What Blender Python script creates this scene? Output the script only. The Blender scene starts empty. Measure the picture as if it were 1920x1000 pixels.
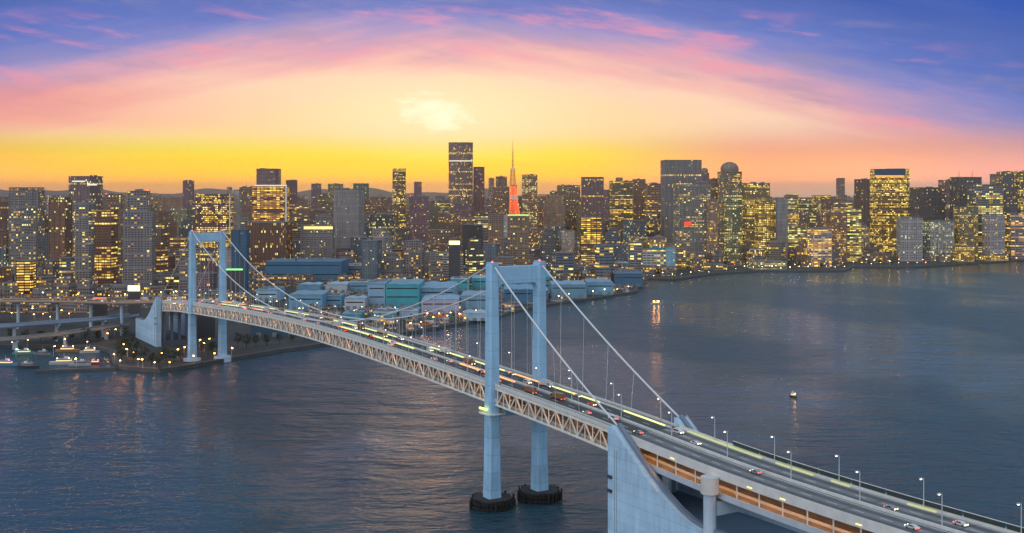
import bpy, math, random
from math import radians, sin, cos, pi, atan2, sqrt, hypot
from mathutils import Vector, Matrix

random.seed(7)
scene = bpy.context.scene
C = scene.collection
F = 2101.0      # focal length in photo pixels
H = 163.0       # camera height above the water
HY = 362.0      # horizon row

# ------------------------------------------------------------------ camera
cam = bpy.data.cameras.new("camera")
cam.sensor_width = 36.0
cam.lens = 36.0 * F / 1920.0
cam.shift_y = -(500 - HY) / 1920.0
cam.clip_start = 1.0
cam.clip_end = 120000.0
camo = bpy.data.objects.new("camera", cam)
camo.location = (0, 0, H)
camo.rotation_euler = (radians(90), 0, 0)
C.objects.link(camo)
scene.camera = camo

scene.view_settings.view_transform = 'Standard'
scene.view_settings.look = 'None'
scene.view_settings.exposure = 0.0
scene.view_settings.gamma = 1.0
scene.render.engine = 'CYCLES'
scene.cycles.max_bounces = 5
scene.cycles.diffuse_bounces = 2
scene.cycles.glossy_bounces = 3
scene.cycles.transmission_bounces = 2
scene.cycles.volume_bounces = 0
scene.cycles.sample_clamp_indirect = 6.0
scene.cycles.sample_clamp_direct = 20.0
scene.cycles.use_denoising = True

def s2l(c):
    return tuple(((v/255.0)/12.92 if v/255.0 <= .04045 else ((v/255.0+.055)/1.055)**2.4) for v in c)

# ------------------------------------------------------------------ node helper
class NT:
    def __init__(s, tree):
        s.t = tree; s.n = tree.nodes; s.l = tree.links
    def put(s, sock, v):
        if hasattr(v, 'is_linked') or hasattr(v, 'links'):
            s.l.new(v, sock)
        else:
            sock.default_value = v
    def math(s, op, a, b=None, c=None, clamp=False):
        n = s.n.new('ShaderNodeMath'); n.operation = op; n.use_clamp = clamp
        s.put(n.inputs[0], a)
        if b is not None: s.put(n.inputs[1], b)
        if c is not None: s.put(n.inputs[2], c)
        return n.outputs[0]
    def ramp(s, fac, stops, interp='LINEAR'):
        n = s.n.new('ShaderNodeValToRGB'); n.color_ramp.interpolation = interp
        e = n.color_ramp.elements
        while len(e) > 1: e.remove(e[-1])
        e[0].position = stops[0][0]; e[0].color = (*stops[0][1], 1)
        for p, c in stops[1:]:
            q = e.new(p); q.color = (*c, 1)
        s.put(n.inputs[0], fac)
        return n.outputs[0]
    def mix(s, fac, a, b, typ='MIX'):
        n = s.n.new('ShaderNodeMix'); n.data_type = 'RGBA'; n.blend_type = typ
        s.put(n.inputs[0], fac); s.put(n.inputs[6], a); s.put(n.inputs[7], b)
        return n.outputs[2]
    def smooth(s, v, a, b):
        n = s.n.new('ShaderNodeMapRange'); n.interpolation_type = 'SMOOTHSTEP'
        s.put(n.inputs[0], v); n.inputs[1].default_value = a; n.inputs[2].default_value = b
        return n.outputs[0]
    def xyz(s, x, y, z):
        n = s.n.new('ShaderNodeCombineXYZ')
        s.put(n.inputs[0], x); s.put(n.inputs[1], y); s.put(n.inputs[2], z)
        return n.outputs[0]
    def sep(s, v):
        n = s.n.new('ShaderNodeSeparateXYZ'); s.put(n.inputs[0], v)
        return n.outputs
    def noise(s, v, scale=1, detail=2, rough=.5, out=0):
        n = s.n.new('ShaderNodeTexNoise'); s.put(n.inputs['Vector'], v)
        n.inputs['Scale'].default_value = scale; n.inputs['Detail'].default_value = detail
        n.inputs['Roughness'].default_value = rough
        return n.outputs[out]

# ------------------------------------------------------------------ world
SUN_EL = radians(4.0); SUN_AZ = math.atan((815-960)/F)   # azimuth from +Y towards +X
world = bpy.data.worlds.new("World"); scene.world = world; world.use_nodes = True
w = NT(world.node_tree); w.n.clear()
tc = w.n.new('ShaderNodeTexCoord')
dx, dy, dz = w.sep(tc.outputs['Generated'])
hor = w.math('SQRT', w.math('ADD', w.math('MULTIPLY', dx, dx), w.math('MULTIPLY', dy, dy)))
A = w.math('MULTIPLY', w.math('ARCTAN2', dx, dy), F)
P = w.math('MULTIPLY', w.math('ARCTAN2', dz, hor), F)
nv = w.xyz(w.math('DIVIDE', A, 420.0), w.math('DIVIDE', w.math('ADD', P, w.math('MULTIPLY', w.math('ABSOLUTE', w.math('ADD', A, 100.0)), .22)), 55.0), 3.0)
n1 = w.noise(nv, 1.0, 6, .62)
n2 = w.noise(w.xyz(w.math('DIVIDE', A, 230.0), w.math('DIVIDE', w.math('ADD', P, w.math('MULTIPLY', A, .12)), 45.0), 9.0), 1.0, 6, .6)
ex = w.math('DIVIDE', w.math('ADD', A, 130.0), 1340.0)
ey = w.math('DIVIDE', w.math('ADD', P, 38.0), 430.0)
d = w.math('SQRT', w.math('ADD', w.math('MULTIPLY', ex, ex), w.math('MULTIPLY', ey, ey)))
d = w.math('ADD', d, w.math('MULTIPLY', w.math('SUBTRACT', n1, .5), .23))
L = s2l
FILL = (.27, .42, .54)
arch = w.ramp(w.math('DIVIDE', d, 2.5), [
    (0.0, L((255, 226, 178))), (.46/2.5, L((255, 220, 168))), (.60/2.5, L((255, 214, 186))),
    (.67/2.5, L((242, 186, 180))), (.73/2.5, L((218, 162, 184))), (.785/2.5, L((172, 150, 198))),
    (.85/2.5, L((124, 132, 202))), (.91/2.5, L((84, 114, 196))), (1.03/2.5, L((66, 98, 180))),
    (1.13/2.5, L((34, 82, 180))), (1.30/2.5, L((72, 112, 158))), (1.9/2.5, FILL), (1.0, FILL)])
up = w.mix(w.smooth(A, -650, -50), (.07, .22, .42, 1), (.44, .46, .46, 1))
up = w.mix(w.smooth(A, 250, 800), up, (.30, .58, .86, 1))
arch = w.mix(w.smooth(d, 1.2, 1.7), arch, up)
# pink cloud streaks inside the arch
cl = w.math('MULTIPLY', w.smooth(n2, .50, .68), w.math('MULTIPLY', w.smooth(d, .62, .74), w.math('SUBTRACT', 1.0, w.smooth(d, .86, 1.0))))
arch = w.mix(w.math('MULTIPLY', cl, .52), arch, (*L((255, 150, 172)), 1))
cl2 = w.math('MULTIPLY', w.smooth(n2, .50, .30), w.math('MULTIPLY', w.smooth(d, .60, .72), w.math('SUBTRACT', 1.0, w.smooth(d, .95, 1.1))))
arch = w.mix(w.math('MULTIPLY', cl2, .45), arch, (*L((150, 140, 180)), 1))
# band of sunset colour along the horizon
hz = w.ramp(w.math('DIVIDE', w.math('ADD', P, w.math('MULTIPLY', w.math('SUBTRACT', n1, .5), 22.0)), 140.0), [
    (0.0, L((226, 158, 92))), (.13, L((240, 170, 60))), (.24, L((250, 184, 30))), (.40, L((253, 200, 44))),
    (.50, L((240, 216, 58))), (.62, L((248, 224, 92))), (.80, L((255, 224, 140))), (1.0, L((255, 222, 170)))])
side = w.ramp(w.math('DIVIDE', P, 140.0), [
    (0.0, L((208, 160, 130))), (.2, L((246, 160, 108))), (.45, L((248, 166, 120))), (.7, L((244, 170, 150))), (1.0, L((220, 180, 165)))])
hz = w.mix(w.smooth(A, 80, 480), hz, side)
hz = w.mix(w.math('MULTIPLY', w.smooth(A, -560, -1050), .55), hz, (*L((248, 168, 96)), 1))
hf = w.math('SUBTRACT', 1.0, w.smooth(P, 70, 142))
hf = w.math('MULTIPLY', hf, w.math('SUBTRACT', 1.0, w.math('MULTIPLY', w.smooth(A, 420, 1000), .35)))
hf = w.math('MULTIPLY', hf, w.math('SUBTRACT', 1.0, w.smooth(w.math('ABSOLUTE', A), 1100, 2600)))
sky = w.mix(hf, arch, hz)
# veiled glow of the sun
gx = w.math('DIVIDE', w.math('ADD', A, 144.0), 50.0); gy = w.math('DIVIDE', w.math('ADD', w.math('SUBTRACT', P, 149.0), w.math('MULTIPLY', w.math('ADD', A, 144.0), .16)), 25.0)
g = w.math('ADD', w.math('MULTIPLY', gx, gx), w.math('MULTIPLY', gy, gy))
n3 = w.noise(w.xyz(w.math('DIVIDE', A, 38.0), w.math('DIVIDE', P, 13.0), 1.0), 1.0, 4, .6)
g = w.math('SUBTRACT', g, w.math('MULTIPLY', w.math('SUBTRACT', n3, .5), 7.0))
ha = w.math('DIVIDE', w.math('ADD', A, 130.0), 330.0); hb = w.math('DIVIDE', w.math('SUBTRACT', P, 150.0), 95.0)
hr_ = w.math('SQRT', w.math('ADD', w.math('MULTIPLY', ha, ha), w.math('MULTIPLY', hb, hb)))
sky = w.mix(w.math('MULTIPLY', w.math('SUBTRACT', 1.0, w.smooth(hr_, 0, 1.1)), .6), sky, (1.0, .90, .56, 1))
glow = w.math('SUBTRACT', 1.0, w.smooth(g, -.8, 2.8))
sky = w.mix(w.math('MULTIPLY', glow, .72), sky, (1.05, 1.08, .82, 1))
salmon = w.math('MULTIPLY', w.smooth(A, -350, -900), w.math('MULTIPLY', w.smooth(P, 95, 130), w.math('SUBTRACT', 1.0, w.smooth(P, 165, 215))))
sky = w.mix(w.math('MULTIPLY', salmon, .55), sky, (*L((252, 150, 132)), 1))
# brighter air close to the horizon on the sunset side
bo = w.math('MULTIPLY_ADD', w.math('SUBTRACT', 1.0, w.smooth(P, 0, 95)), .90, 1.0)
sc_ = w.n.new('ShaderNodeVectorMath'); sc_.operation = 'SCALE'; w.l.new(sky, sc_.inputs[0]); w.l.new(bo, sc_.inputs['Scale'])
sky = sc_.outputs[0]
# pale evening sky behind the camera
sky = w.mix(w.smooth(dy, .35, -.35), sky, w.mix(w.smooth(dx, -.75, .75), (1.42, 1.46, 1.60, 1), (.58, .64, .78, 1)))
below = w.smooth(P, 0, -30)
sky = w.mix(below, sky, (.05, .06, .08, 1))
bg = w.n.new('ShaderNodeBackground'); w.l.new(sky, bg.inputs[0]); bg.inputs[1].default_value = 1.0
st = w.n.new('ShaderNodeTexSky'); st.sky_type = 'NISHITA'; st.sun_disc = False
st.sun_elevation = SUN_EL; st.sun_rotation = SUN_AZ
bg2 = w.n.new('ShaderNodeBackground'); w.l.new(st.outputs[0], bg2.inputs[0]); bg2.inputs[1].default_value = 0.004
add = w.n.new('ShaderNodeAddShader'); w.l.new(bg.outputs[0], add.inputs[0]); w.l.new(bg2.outputs[0], add.inputs[1])
wo = w.n.new('ShaderNodeOutputWorld'); w.l.new(add.outputs[0], wo.inputs[0])
world.cycles.sampling_method = 'MANUAL'; world.cycles.sample_map_resolution = 1024

sl = bpy.data.lights.new("sun", 'SUN'); sl.energy = 0.03; sl.angle = radians(6); sl.color = (1, .62, .36)
so = bpy.data.objects.new("sun", sl); C.objects.link(so)
sd = Vector((sin(SUN_AZ)*cos(SUN_EL), cos(SUN_AZ)*cos(SUN_EL), sin(SUN_EL)))
so.rotation_euler = sd.to_track_quat('Z', 'Y').to_euler()

# ------------------------------------------------------------------ materials
MATS = {}
def mat(name, col=(.5, .5, .5), rough=.6, metal=0.0, emit=None, es=0.0, noise=0.0, nscale=.2, bump=0.0):
    if name in MATS: return MATS[name]
    m = bpy.data.materials.new(name); m.use_nodes = True
    t = NT(m.node_tree); b = m.node_tree.nodes['Principled BSDF']
    b.inputs['Roughness'].default_value = rough; b.inputs['Metallic'].default_value = metal
    b.inputs['Base Color'].default_value = (*col, 1)
    if noise or bump:
        co = t.n.new('ShaderNodeTexCoord').outputs['Object']
        nn = t.noise(co, nscale, 5, .62)
        if noise:
            k = t.math('MULTIPLY_ADD', t.math('SUBTRACT', nn, .5), noise*2.4, 1.0)
            n = t.n.new('ShaderNodeVectorMath'); n.operation = 'SCALE'
            n.inputs[0].default_value = col; t.l.new(k, n.inputs['Scale'])
            t.l.new(n.outputs[0], b.inputs['Base Color'])
        if bump:
            bp = t.n.new('ShaderNodeBump'); bp.inputs['Strength'].default_value = bump
            bp.inputs['Distance'].default_value = .3; t.l.new(nn, bp.inputs['Height']); t.l.new(bp.outputs[0], b.inputs['Normal'])
    if emit:
        b.inputs['Emission Color'].default_value = (*emit, 1); b.inputs['Emission Strength'].default_value = es
    MATS[name] = m
    return m

def weathered(name, col, rough, joint, jdark=.72, streak=.35, vx=2.2, vz=26.0):
    m = bpy.data.materials.new(name); m.use_nodes = True; t = NT(m.node_tree); b = m.node_tree.nodes['Principled BSDF']
    x, y, z = t.sep(t.n.new('ShaderNodeTexCoord').outputs['Object'])
    st = t.noise(t.xyz(t.math('DIVIDE', x, vx), t.math('DIVIDE', y, vx), t.math('DIVIDE', z, vz)), 1.0, 5, .65)
    pn = t.noise(t.xyz(t.math('DIVIDE', x, 9.0), t.math('DIVIDE', y, 9.0), t.math('DIVIDE', z, 9.0)), 1.0, 3, .5)
    wn = t.n.new('ShaderNodeTexWhiteNoise'); wn.noise_dimensions = '1D'; t.l.new(t.math('FLOOR', t.math('DIVIDE', z, joint)), wn.inputs['W'])
    fz = t.math('FRACT', t.math('DIVIDE', z, joint))
    ln = t.math('LESS_THAN', fz, .55/joint)
    k = t.math('MULTIPLY_ADD', t.math('SUBTRACT', st, .5), streak*2.2, 1.0)
    k = t.math('ADD', k, t.math('MULTIPLY', t.math('SUBTRACT', pn, .5), .5))
    k = t.math('ADD', k, t.math('MULTIPLY', t.math('SUBTRACT', wn.outputs[0], .5), .12))
    k = t.math('MULTIPLY', k, t.math('SUBTRACT', 1.0, t.math('MULTIPLY', ln, 1-jdark)))
    n = t.n.new('ShaderNodeVectorMath'); n.operation = 'SCALE'; n.inputs[0].default_value = col; t.l.new(k, n.inputs['Scale'])
    t.l.new(n.outputs[0], b.inputs['Base Color']); t.l.new(t.math('MULTIPLY_ADD', st, .3, rough-.15), b.inputs['Roughness'])
    MATS[name] = m; return m

def facade(name, cw, fh, um, vm, gloss=.25, floorlit=.0, ribs=0.0, gold=None, gain=1.0):
    """wall colour = object colour, share of lit windows = object alpha; UV is in metres"""
    m = bpy.data.materials.new(name); m.use_nodes = True
    t = NT(m.node_tree); b = m.node_tree.nodes['Principled BSDF']
    oi = t.n.new('ShaderNodeObjectInfo')
    seed = t.math('MULTIPLY', oi.outputs['Random'], 137.0)
    uv = t.n.new('ShaderNodeTexCoord').outputs['UV']
    u, v, _ = t.sep(uv)
    cu = t.math('DIVIDE', u, t.math('MULTIPLY_ADD', t.math('FRACT', t.math('MULTIPLY', seed, 3.1)), cw*.5, cw*.8))
    cv = t.math('DIVIDE', v, t.math('MULTIPLY_ADD', t.math('FRACT', t.math('MULTIPLY', seed, 5.7)), fh*.35, fh*.85))
    fu = t.math('FRACT', cu); fv = t.math('FRACT', cv)
    iu = t.math('FLOOR', cu); iv = t.math('FLOOR', cv)
    mu = t.math('MULTIPLY', t.math('GREATER_THAN', fu, um[0]), t.math('LESS_THAN', fu, um[1]))
    mv = t.math('MULTIPLY', t.math('GREATER_THAN', fv, vm[0]), t.math('LESS_THAN', fv, vm[1]))
    mask = t.math('MULTIPLY', mu, mv)
    wn = t.n.new('ShaderNodeTexWhiteNoise'); wn.noise_dimensions = '3D'; t.l.new(t.xyz(iu, iv, seed), wn.inputs['Vector'])
    clump = t.noise(t.xyz(t.math('DIVIDE', iu, 5.0), t.math('DIVIDE', iv, 3.0), seed), 1.0, 1, .5)
    lit = t.math('MULTIPLY', oi.outputs['Alpha'], t.math('MULTIPLY', t.smooth(clump, .36, .60), 1.7))
    wr = t.n.new('ShaderNodeTexWhiteNoise'); wr.noise_dimensions = '2D'; t.l.new(t.xyz(iv, t.math('ADD', seed, 3.3), 0.0), wr.inputs['Vector'])
    lit = t.math('MULTIPLY', lit, t.math('MULTIPLY_ADD', t.math('POWER', wr.outputs['Value'], 1.5), 1.9, .25))
    lit = t.math('LESS_THAN', wn.outputs['Value'], lit)
    if floorlit:
        wf = t.n.new('ShaderNodeTexWhiteNoise'); wf.noise_dimensions = '2D'; t.l.new(t.xyz(iv, seed, 0.0), wf.inputs['Vector'])
        fl = t.math('LESS_THAN', wf.outputs['Value'], t.math('MULTIPLY', oi.outputs['Alpha'], floorlit))
        fl = t.math('MULTIPLY', fl, t.math('GREATER_THAN', wn.outputs['Value'], .25))
        lit = t.math('MAXIMUM', lit, fl)
    wn2 = t.n.new('ShaderNodeTexWhiteNoise'); wn2.noise_dimensions = '3D'; t.l.new(t.xyz(iv, iu, t.math('ADD', seed, 7.0)), wn2.inputs['Vector'])
    tint = t.ramp(t.math('ADD', t.math('MULTIPLY', wn2.outputs['Value'], .5), t.math('MULTIPLY', t.math('FRACT', t.math('MULTIPLY', seed, 1.7)), .5)), [
        (0.0, (1.0, .36, .05)), (.3, (1.0, .52, .07)), (.55, (1.0, .66, .08)), (.72, (.90, .80, .22)), (.86, (.72, .84, .34)), (1.0, (.90, .88, .70))])
    if gold: tint = t.ramp(wn2.outputs['Value'], [(0, (1.0, .40, .03)), (.5, (1.0, .64, .05)), (1.0, (1.0, .80, .22))])
    wall = oi.outputs['Color']
    # weathering of the wall, drawn over its whole height
    st_ = t.noise(t.xyz(t.math('DIVIDE', u, 9.0), t.math('DIVIDE', v, 46.0), seed), 1.0, 4, .6)
    wall = t.mix(1.0, wall, t.ramp(st_, [(0.25, (.68, .67, .66)), (.75, (1.2, 1.2, 1.2))]), 'MULTIPLY')
    if ribs:
        rb = t.math('LESS_THAN', t.math('FRACT', t.math('DIVIDE', cv, 6.0)), .11)
        mask = t.math('MULTIPLY', mask, t.math('SUBTRACT', 1.0, rb))
    glass = t.mix(wn2.outputs['Value'], (.020, .026, .034, 1), (.06, .065, .075, 1))
    col = t.mix(mask, wall, glass)
    t.l.new(col, b.inputs['Base Color'])
    t.l.new(t.math('SUBTRACT', .7, t.math('MULTIPLY', mask, .7-gloss)), b.inputs['Roughness'])
    es = t.math('MULTIPLY', t.math('MULTIPLY', mask, lit), t.math('MULTIPLY_ADD', t.math('POWER', wn2.outputs['Value'], 2.0), 1.7, .42))
    dim = t.math('MULTIPLY', t.math('MULTIPLY', mask, t.math('MULTIPLY', t.math('LESS_THAN', wn2.outputs['Value'], .55), t.math('ADD', oi.outputs['Alpha'], .12))), .085)
    es = t.math('MULTIPLY', t.math('MAXIMUM', es, dim), gain)
    t.l.new(tint, b.inputs['Emission Color']); t.l.new(es, b.inputs['Emission Strength'])
    m.cycles.emission_sampling = 'NONE'
    MATS[name] = m
    return m
facade('facade_grid', 3.6, 3.9, (.16, .84), (.26, .80), ribs=1)
facade('facade_band', 7.0, 4.3, (.03, .97), (.34, .86), floorlit=1.1)
facade('facade_fin', 3.3, 4.2, (.22, .78), (.07, .93), floorlit=.6)
facade('facade_flat', 3.4, 3.3, (.28, .72), (.30, .70), ribs=1)
facade('facade_gold', 3.6, 4.0, (.12, .88), (.24, .84), floorlit=.3, ribs=1, gold=True, gain=1.05)
FM = {'gold': 'facade_gold', 'grid': 'facade_grid', 'band': 'facade_band', 'fin': 'facade_fin', 'flat': 'facade_flat'}

roof_m = mat('roof_felt', (.16, .15, .15), .85, noise=.5, nscale=.06)
plant_m = mat('plant_metal', (.20, .19, .19), .7, noise=.4, nscale=.12)
dark_m = mat('dark_metal', (.05, .05, .055), .6)
white_m = mat('white_paint', (.62, .62, .62), .5, noise=.25, nscale=.15)
bridge_m = weathered('bridge_paint', (.30, .52, .70), .45, 9.0, .84, .25, 1.6, 30.0)
steel_m = mat('pale_steel', (.70, .70, .63), .45, noise=.3, nscale=.3)
cable_m = mat('cable_wrap', (.62, .64, .64), .5)
conc_m = mat('concrete', (.44, .54, .62), .8, noise=.3, nscale=.08, bump=.3)
conc_w = weathered('anchor_concrete', (.37, .55, .70), .75, 4.5, .90, .3, 2.4, 22.0)
asph_m = mat('asphalt', (.055, .055, .055), .8, noise=.4, nscale=.25)
mark_m = mat('road_marking', (.7, .7, .68), .6)
rail_m = mat('barrier', (.60, .60, .56), .6, noise=.2, nscale=.4)
fend_m = mat('fender_timber', (.010, .010, .010), .85, noise=.6, nscale=.6, bump=.4)
red_l = mat('red_beacon', (.3, .02, .01), .5, emit=(1, .05, .03), es=10)
lamp_w = mat('lamp_white', (.8, .8, .7), .4, emit=(1, .86, .50), es=45)
lamp_o = mat('lamp_orange', (.8, .5, .3), .4, emit=(1, .36, .06), es=95)
lamp_y = mat('lamp_yellow', (.8, .8, .3), .4, emit=(1, .72, .16), es=45)
tube_o = mat('tube_orange', (.8, .5, .3), .4, emit=(1, .38, .06), es=42)
tyre_m = mat('tyre', (.02, .02, .02), .8)
glass_m = mat('dark_glass', (.02, .025, .03), .12)
leaf_m = mat('leaves', (.045, .06, .028), .7, noise=.7, nscale=.5)
bark_m = mat('bark', (.05, .035, .025), .9)
land_m = mat('land', (.042, .040, .036), .9, noise=.8, nscale=.015)
road_m = mat('city_road', (.06, .058, .055), .85, noise=.3, nscale=.05)
quay_m = mat('quay_concrete', (.075, .072, .068), .85, noise=.5, nscale=.08)

def link(o, parent=None):
    C.objects.link(o)
    if parent is not None: o.parent = parent
    return o
def tag(o, label=None, cat=None, group=None, kind=None):
    if label: o['label'] = label
    if cat: o['category'] = cat
    if group: o['group'] = group
    if kind: o['kind'] = kind
    return o
def empty(name, loc=(0, 0, 0), rz=0.0, label=None, cat=None, group=None):
    o = bpy.data.objects.new(name, None); o.location = loc; o.rotation_euler = (0, 0, rz); o.empty_display_size = 2
    C.objects.link(o); tag(o, label, cat, group)
    return o
def copy_tree(o, parent=None):
    c = o.copy(); C.objects.link(c)
    if parent is not None: c.parent = parent
    for ch in o.children: copy_tree(ch, c)
    return c

# ------------------------------------------------------------------ mesh builder
class MB:
    def __init__(s): s.v = []; s.f = []; s.uv = []
    def face(s, idx, uv=None):
        s.f.append(tuple(idx)); s.uv.extend(uv if uv else [(0, 0)]*len(idx))
    def box(s, x0, x1, y0, y1, z0, z1):
        return s.hexa([(x0, y0, z0), (x1, y0, z0), (x1, y1, z0), (x0, y1, z0), (x0, y0, z1), (x1, y0, z1), (x1, y1, z1), (x0, y1, z1)])
    def hexa(s, p):
        i = len(s.v); s.v += [tuple(q) for q in p]
        for f in ((3, 2, 1, 0), (4, 5, 6, 7), (0, 1, 5, 4), (1, 2, 6, 5), (2, 3, 7, 6), (3, 0, 4, 7)):
            s.face([i+k for k in f])
        return s
    def beam(s, p, q, w, h, up=(0, 0, 1)):
        p = Vector(p); q = Vector(q); d_ = (q-p).normalized(); u_ = Vector(up)
        if abs(d_.dot(u_)) > .98: u_ = Vector((1, 0, 0))
        a = d_.cross(u_).normalized(); b = a.cross(d_).normalized()
        a *= w/2; b *= h/2
        return s.hexa([p-a-b, p+a-b, q+a-b, q-a-b, p-a+b, p+a+b, q+a+b, q-a+b])
    def tube(s, pts, r, n=6, caps=True):
        pts = [Vector(p) for p in pts]; rings = []
        rr = r if isinstance(r, (list, tuple)) else [r]*len(pts)
        for k, p in enumerate(pts):
            d_ = (pts[min(k+1, len(pts)-1)]-pts[max(k-1, 0)]).normalized()
            u_ = Vector((0, 0, 1)) if abs(d_.z) < .95 else Vector((1, 0, 0))
            a = d_.cross(u_).normalized(); b = a.cross(d_)
            i = len(s.v); rings.append(i)
            for j in range(n):
                t = 2*pi*j/n; s.v.append(tuple(p+(a*cos(t)+b*sin(t))*rr[k]))
        for k in range(len(rings)-1):
            for j in range(n):
                s.face([rings[k]+j, rings[k]+(j+1) % n, rings[k+1]+(j+1) % n, rings[k+1]+j])
        if caps:
            s.face([rings[0]+j for j in range(n)][::-1]); s.face([rings[-1]+j for j in range(n)])
        return s
    def prism(s, pts, z0, z1, top=True, uvd=False, taper=None, u0=0.0):
        """footprint pts (counter-clockwise), optional UV in metres on the sides"""
        n = len(pts); i = len(s.v)
        tp = taper if taper else pts
        s.v += [(x, y, z0) for x, y in pts]+[(x, y, z1) for x, y in tp]
        u = u0
        for k in range(n):
            a = pts[k]; b = pts[(k+1) % n]; L_ = hypot(b[0]-a[0], b[1]-a[1])
            s.face([i+k, i+(k+1) % n, i+n+(k+1) % n, i+n+k],
                   [(u, z0), (u+L_, z0), (u+L_, z1), (u, z1)] if uvd else None)
            u += L_
        if top: s.face([i+n+k for k in range(n)])
        return s
    def sphere(s, c, r, n=8, m=5, sz=1.0):
        i = len(s.v)
        for a in range(1, m):
            for b in range(n):
                t = pi*a/m; q = 2*pi*b/n
                s.v.append((c[0]+r*sin(t)*cos(q), c[1]+r*sin(t)*sin(q), c[2]+r*sz*cos(t)))
        t_ = len(s.v); s.v += [(c[0], c[1], c[2]+r*sz), (c[0], c[1], c[2]-r*sz)]
        for a in range(m-2):
            for b in range(n):
                s.face([i+a*n+b, i+(a+1)*n+b, i+(a+1)*n+(b+1) % n, i+a*n+(b+1) % n])
        for b in range(n):
            s.face([t_, i+b, i+(b+1) % n]); s.face([t_+1, i+(m-2)*n+(b+1) % n, i+(m-2)*n+b])
        return s
    def build(s, name, m, parent=None, smooth=False):
        me = bpy.data.meshes.new(name); me.from_pydata(s.v, [], s.f)
        ul = me.uv_layers.new(name='UVMap'); flat = [c for p in s.uv for c in p]
        ul.data.foreach_set('uv', flat)
        me.materials.append(m if not isinstance(m, str) else MATS[m])
        if smooth: me.polygons.foreach_set('use_smooth', [True]*len(me.polygons))
        me.update()
        return link(bpy.data.objects.new(name, me), parent)

def g(x, y, z=3.0):
    """photo pixel of a point lying at height z -> its world position"""
    Y = F*(H-z)/(y-HY); return ((x-960)*Y/F, Y)
def wx(x, Y): return (x-960)*Y/F
def wz(y, Y): return H-(y-HY)*Y/F

_o1 = "first second third fourth fifth sixth seventh eighth ninth tenth eleventh twelfth thirteenth fourteenth fifteenth sixteenth seventeenth eighteenth nineteenth".split()
_t = {20: 'twent', 30: 'thirt', 40: 'fort', 50: 'fift', 60: 'sixt', 70: 'sevent'}
def ordn(k):
    if k < 20: return _o1[k-1]
    a, b = k//10*10, k % 10
    return _t[a]+'ieth' if b == 0 else _t[a]+'y-'+_o1[b-1]

# ------------------------------------------------------------------ water
m = bpy.data.materials.new('water'); m.use_nodes = True; t = NT(m.node_tree); b = m.node_tree.nodes['Principled BSDF']
gp = t.n.new('ShaderNodeNewGeometry').outputs['Position']
px_, py_, _ = t.sep(gp)
big = t.noise(t.xyz(t.math('DIVIDE', px_, 260.0), t.math('DIVIDE', py_, 430.0), 7.3), 1.0, 3, .5)
calm = t.smooth(big, .44, .56)
b.inputs['Base Color'].default_value = (.020, .055, .078, 1)
b.inputs['IOR'].default_value = 1.33
t.l.new(t.math('MULTIPLY_ADD', calm, .16, .10), b.inputs['Roughness'])
wA = t.noise(t.xyz(t.math('DIVIDE', px_, 12.0), t.math('DIVIDE', py_, 7.0), 0.0), 1.0, 4, .62)
wB = t.noise(t.xyz(t.math('DIVIDE', px_, 52.0), t.math('DIVIDE', py_, 30.0), 5.0), 1.0, 3, .55)
hgt = t.math('ADD', t.math('MULTIPLY', wA, 3.0), t.math('MULTIPLY', wB, 7.5))
bp = t.n.new('ShaderNodeBump'); bp.inputs['Distance'].default_value = 1.0
t.l.new(t.math('MULTIPLY_ADD', calm, 1.35, .34), bp.inputs['Strength']); t.l.new(hgt, bp.inputs['Height'])
t.l.new(bp.outputs[0], b.inputs['Normal'])
MATS['water'] = m
mb = MB(); i = 0
mb.v = [(-26000, -1500, 0), (26000, -1500, 0), (26000, 42000, 0), (-26000, 42000, 0)]; mb.face([0, 1, 2, 3])
tag(mb.build('water', 'water'), kind='structure')

# ------------------------------------------------------------------ land
shore_px = [(-260, 652), (60, 653), (182, 655), (206, 664), (214, 690), (240, 695), (300, 699), (350, 692), (440, 676), (520, 662), (605, 650),
            (690, 641), (760, 628), (905, 603), (935, 598), (960, 588), (1022, 576), (1072, 568), (1130, 560), (1194, 550), (1196, 541), (1150, 540),
            (1185, 530), (1220, 525), (1264, 527), (1345, 515), (1423, 511), (1500, 511), (1583, 510), (1600, 503),
            (1713, 503), (1794, 498), (1920, 490), (2300, 470)]
sh = [g(x, y, 0) for x, y in shore_px]
poly = sh+[(24000, 8000), (24000, 41000), (-24000, 41000), (-24000, 1600)]
mb = MB(); n = len(poly)
mb.v = [(x, y, 3.0) for x, y in poly]+[(x, y, -.8) for x, y in poly]
mb.face(list(range(n)))
tag(mb.build('land', land_m), kind='structure')
mb = MB()
for k in range(len(sh)-1):
    a, b_ = Vector(sh[k]), Vector(sh[k+1]); d_ = (b_-a).normalized(); nn_ = Vector((d_.y, -d_.x))
    p = [(a+nn_*.5), (b_+nn_*.5), (b_-nn_*5), (a-nn_*5)]
    mb.hexa([(q.x, q.y, -.8) for q in p]+[(q.x, q.y, 3.5) for q in p])
tag(mb.build('quay_edge', quay_m), kind='structure')
# distant hills on the left
hill_m = mat('hill', (.09, .085, .08), .95)
mb = MB(); N = 90
for k in range(N+1):
    X = -16500+k*16500/N
    hgt_ = 120+150*(.5+.5*sin(k*.11+1))*(1-k/N)+60*sin(k*.31)+35*sin(k*.73+2)
    mb.v += [(X, 30000, 2), (X, 31500, max(60, hgt_)+80), (X, 33500, 2)]
for k in range(N):
    i = 3*k; mb.face([i, i+3, i+4, i+1]); mb.face([i+1, i+4, i+5, i+2])
tag(mb.build('hills', hill_m), kind='structure')

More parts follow.
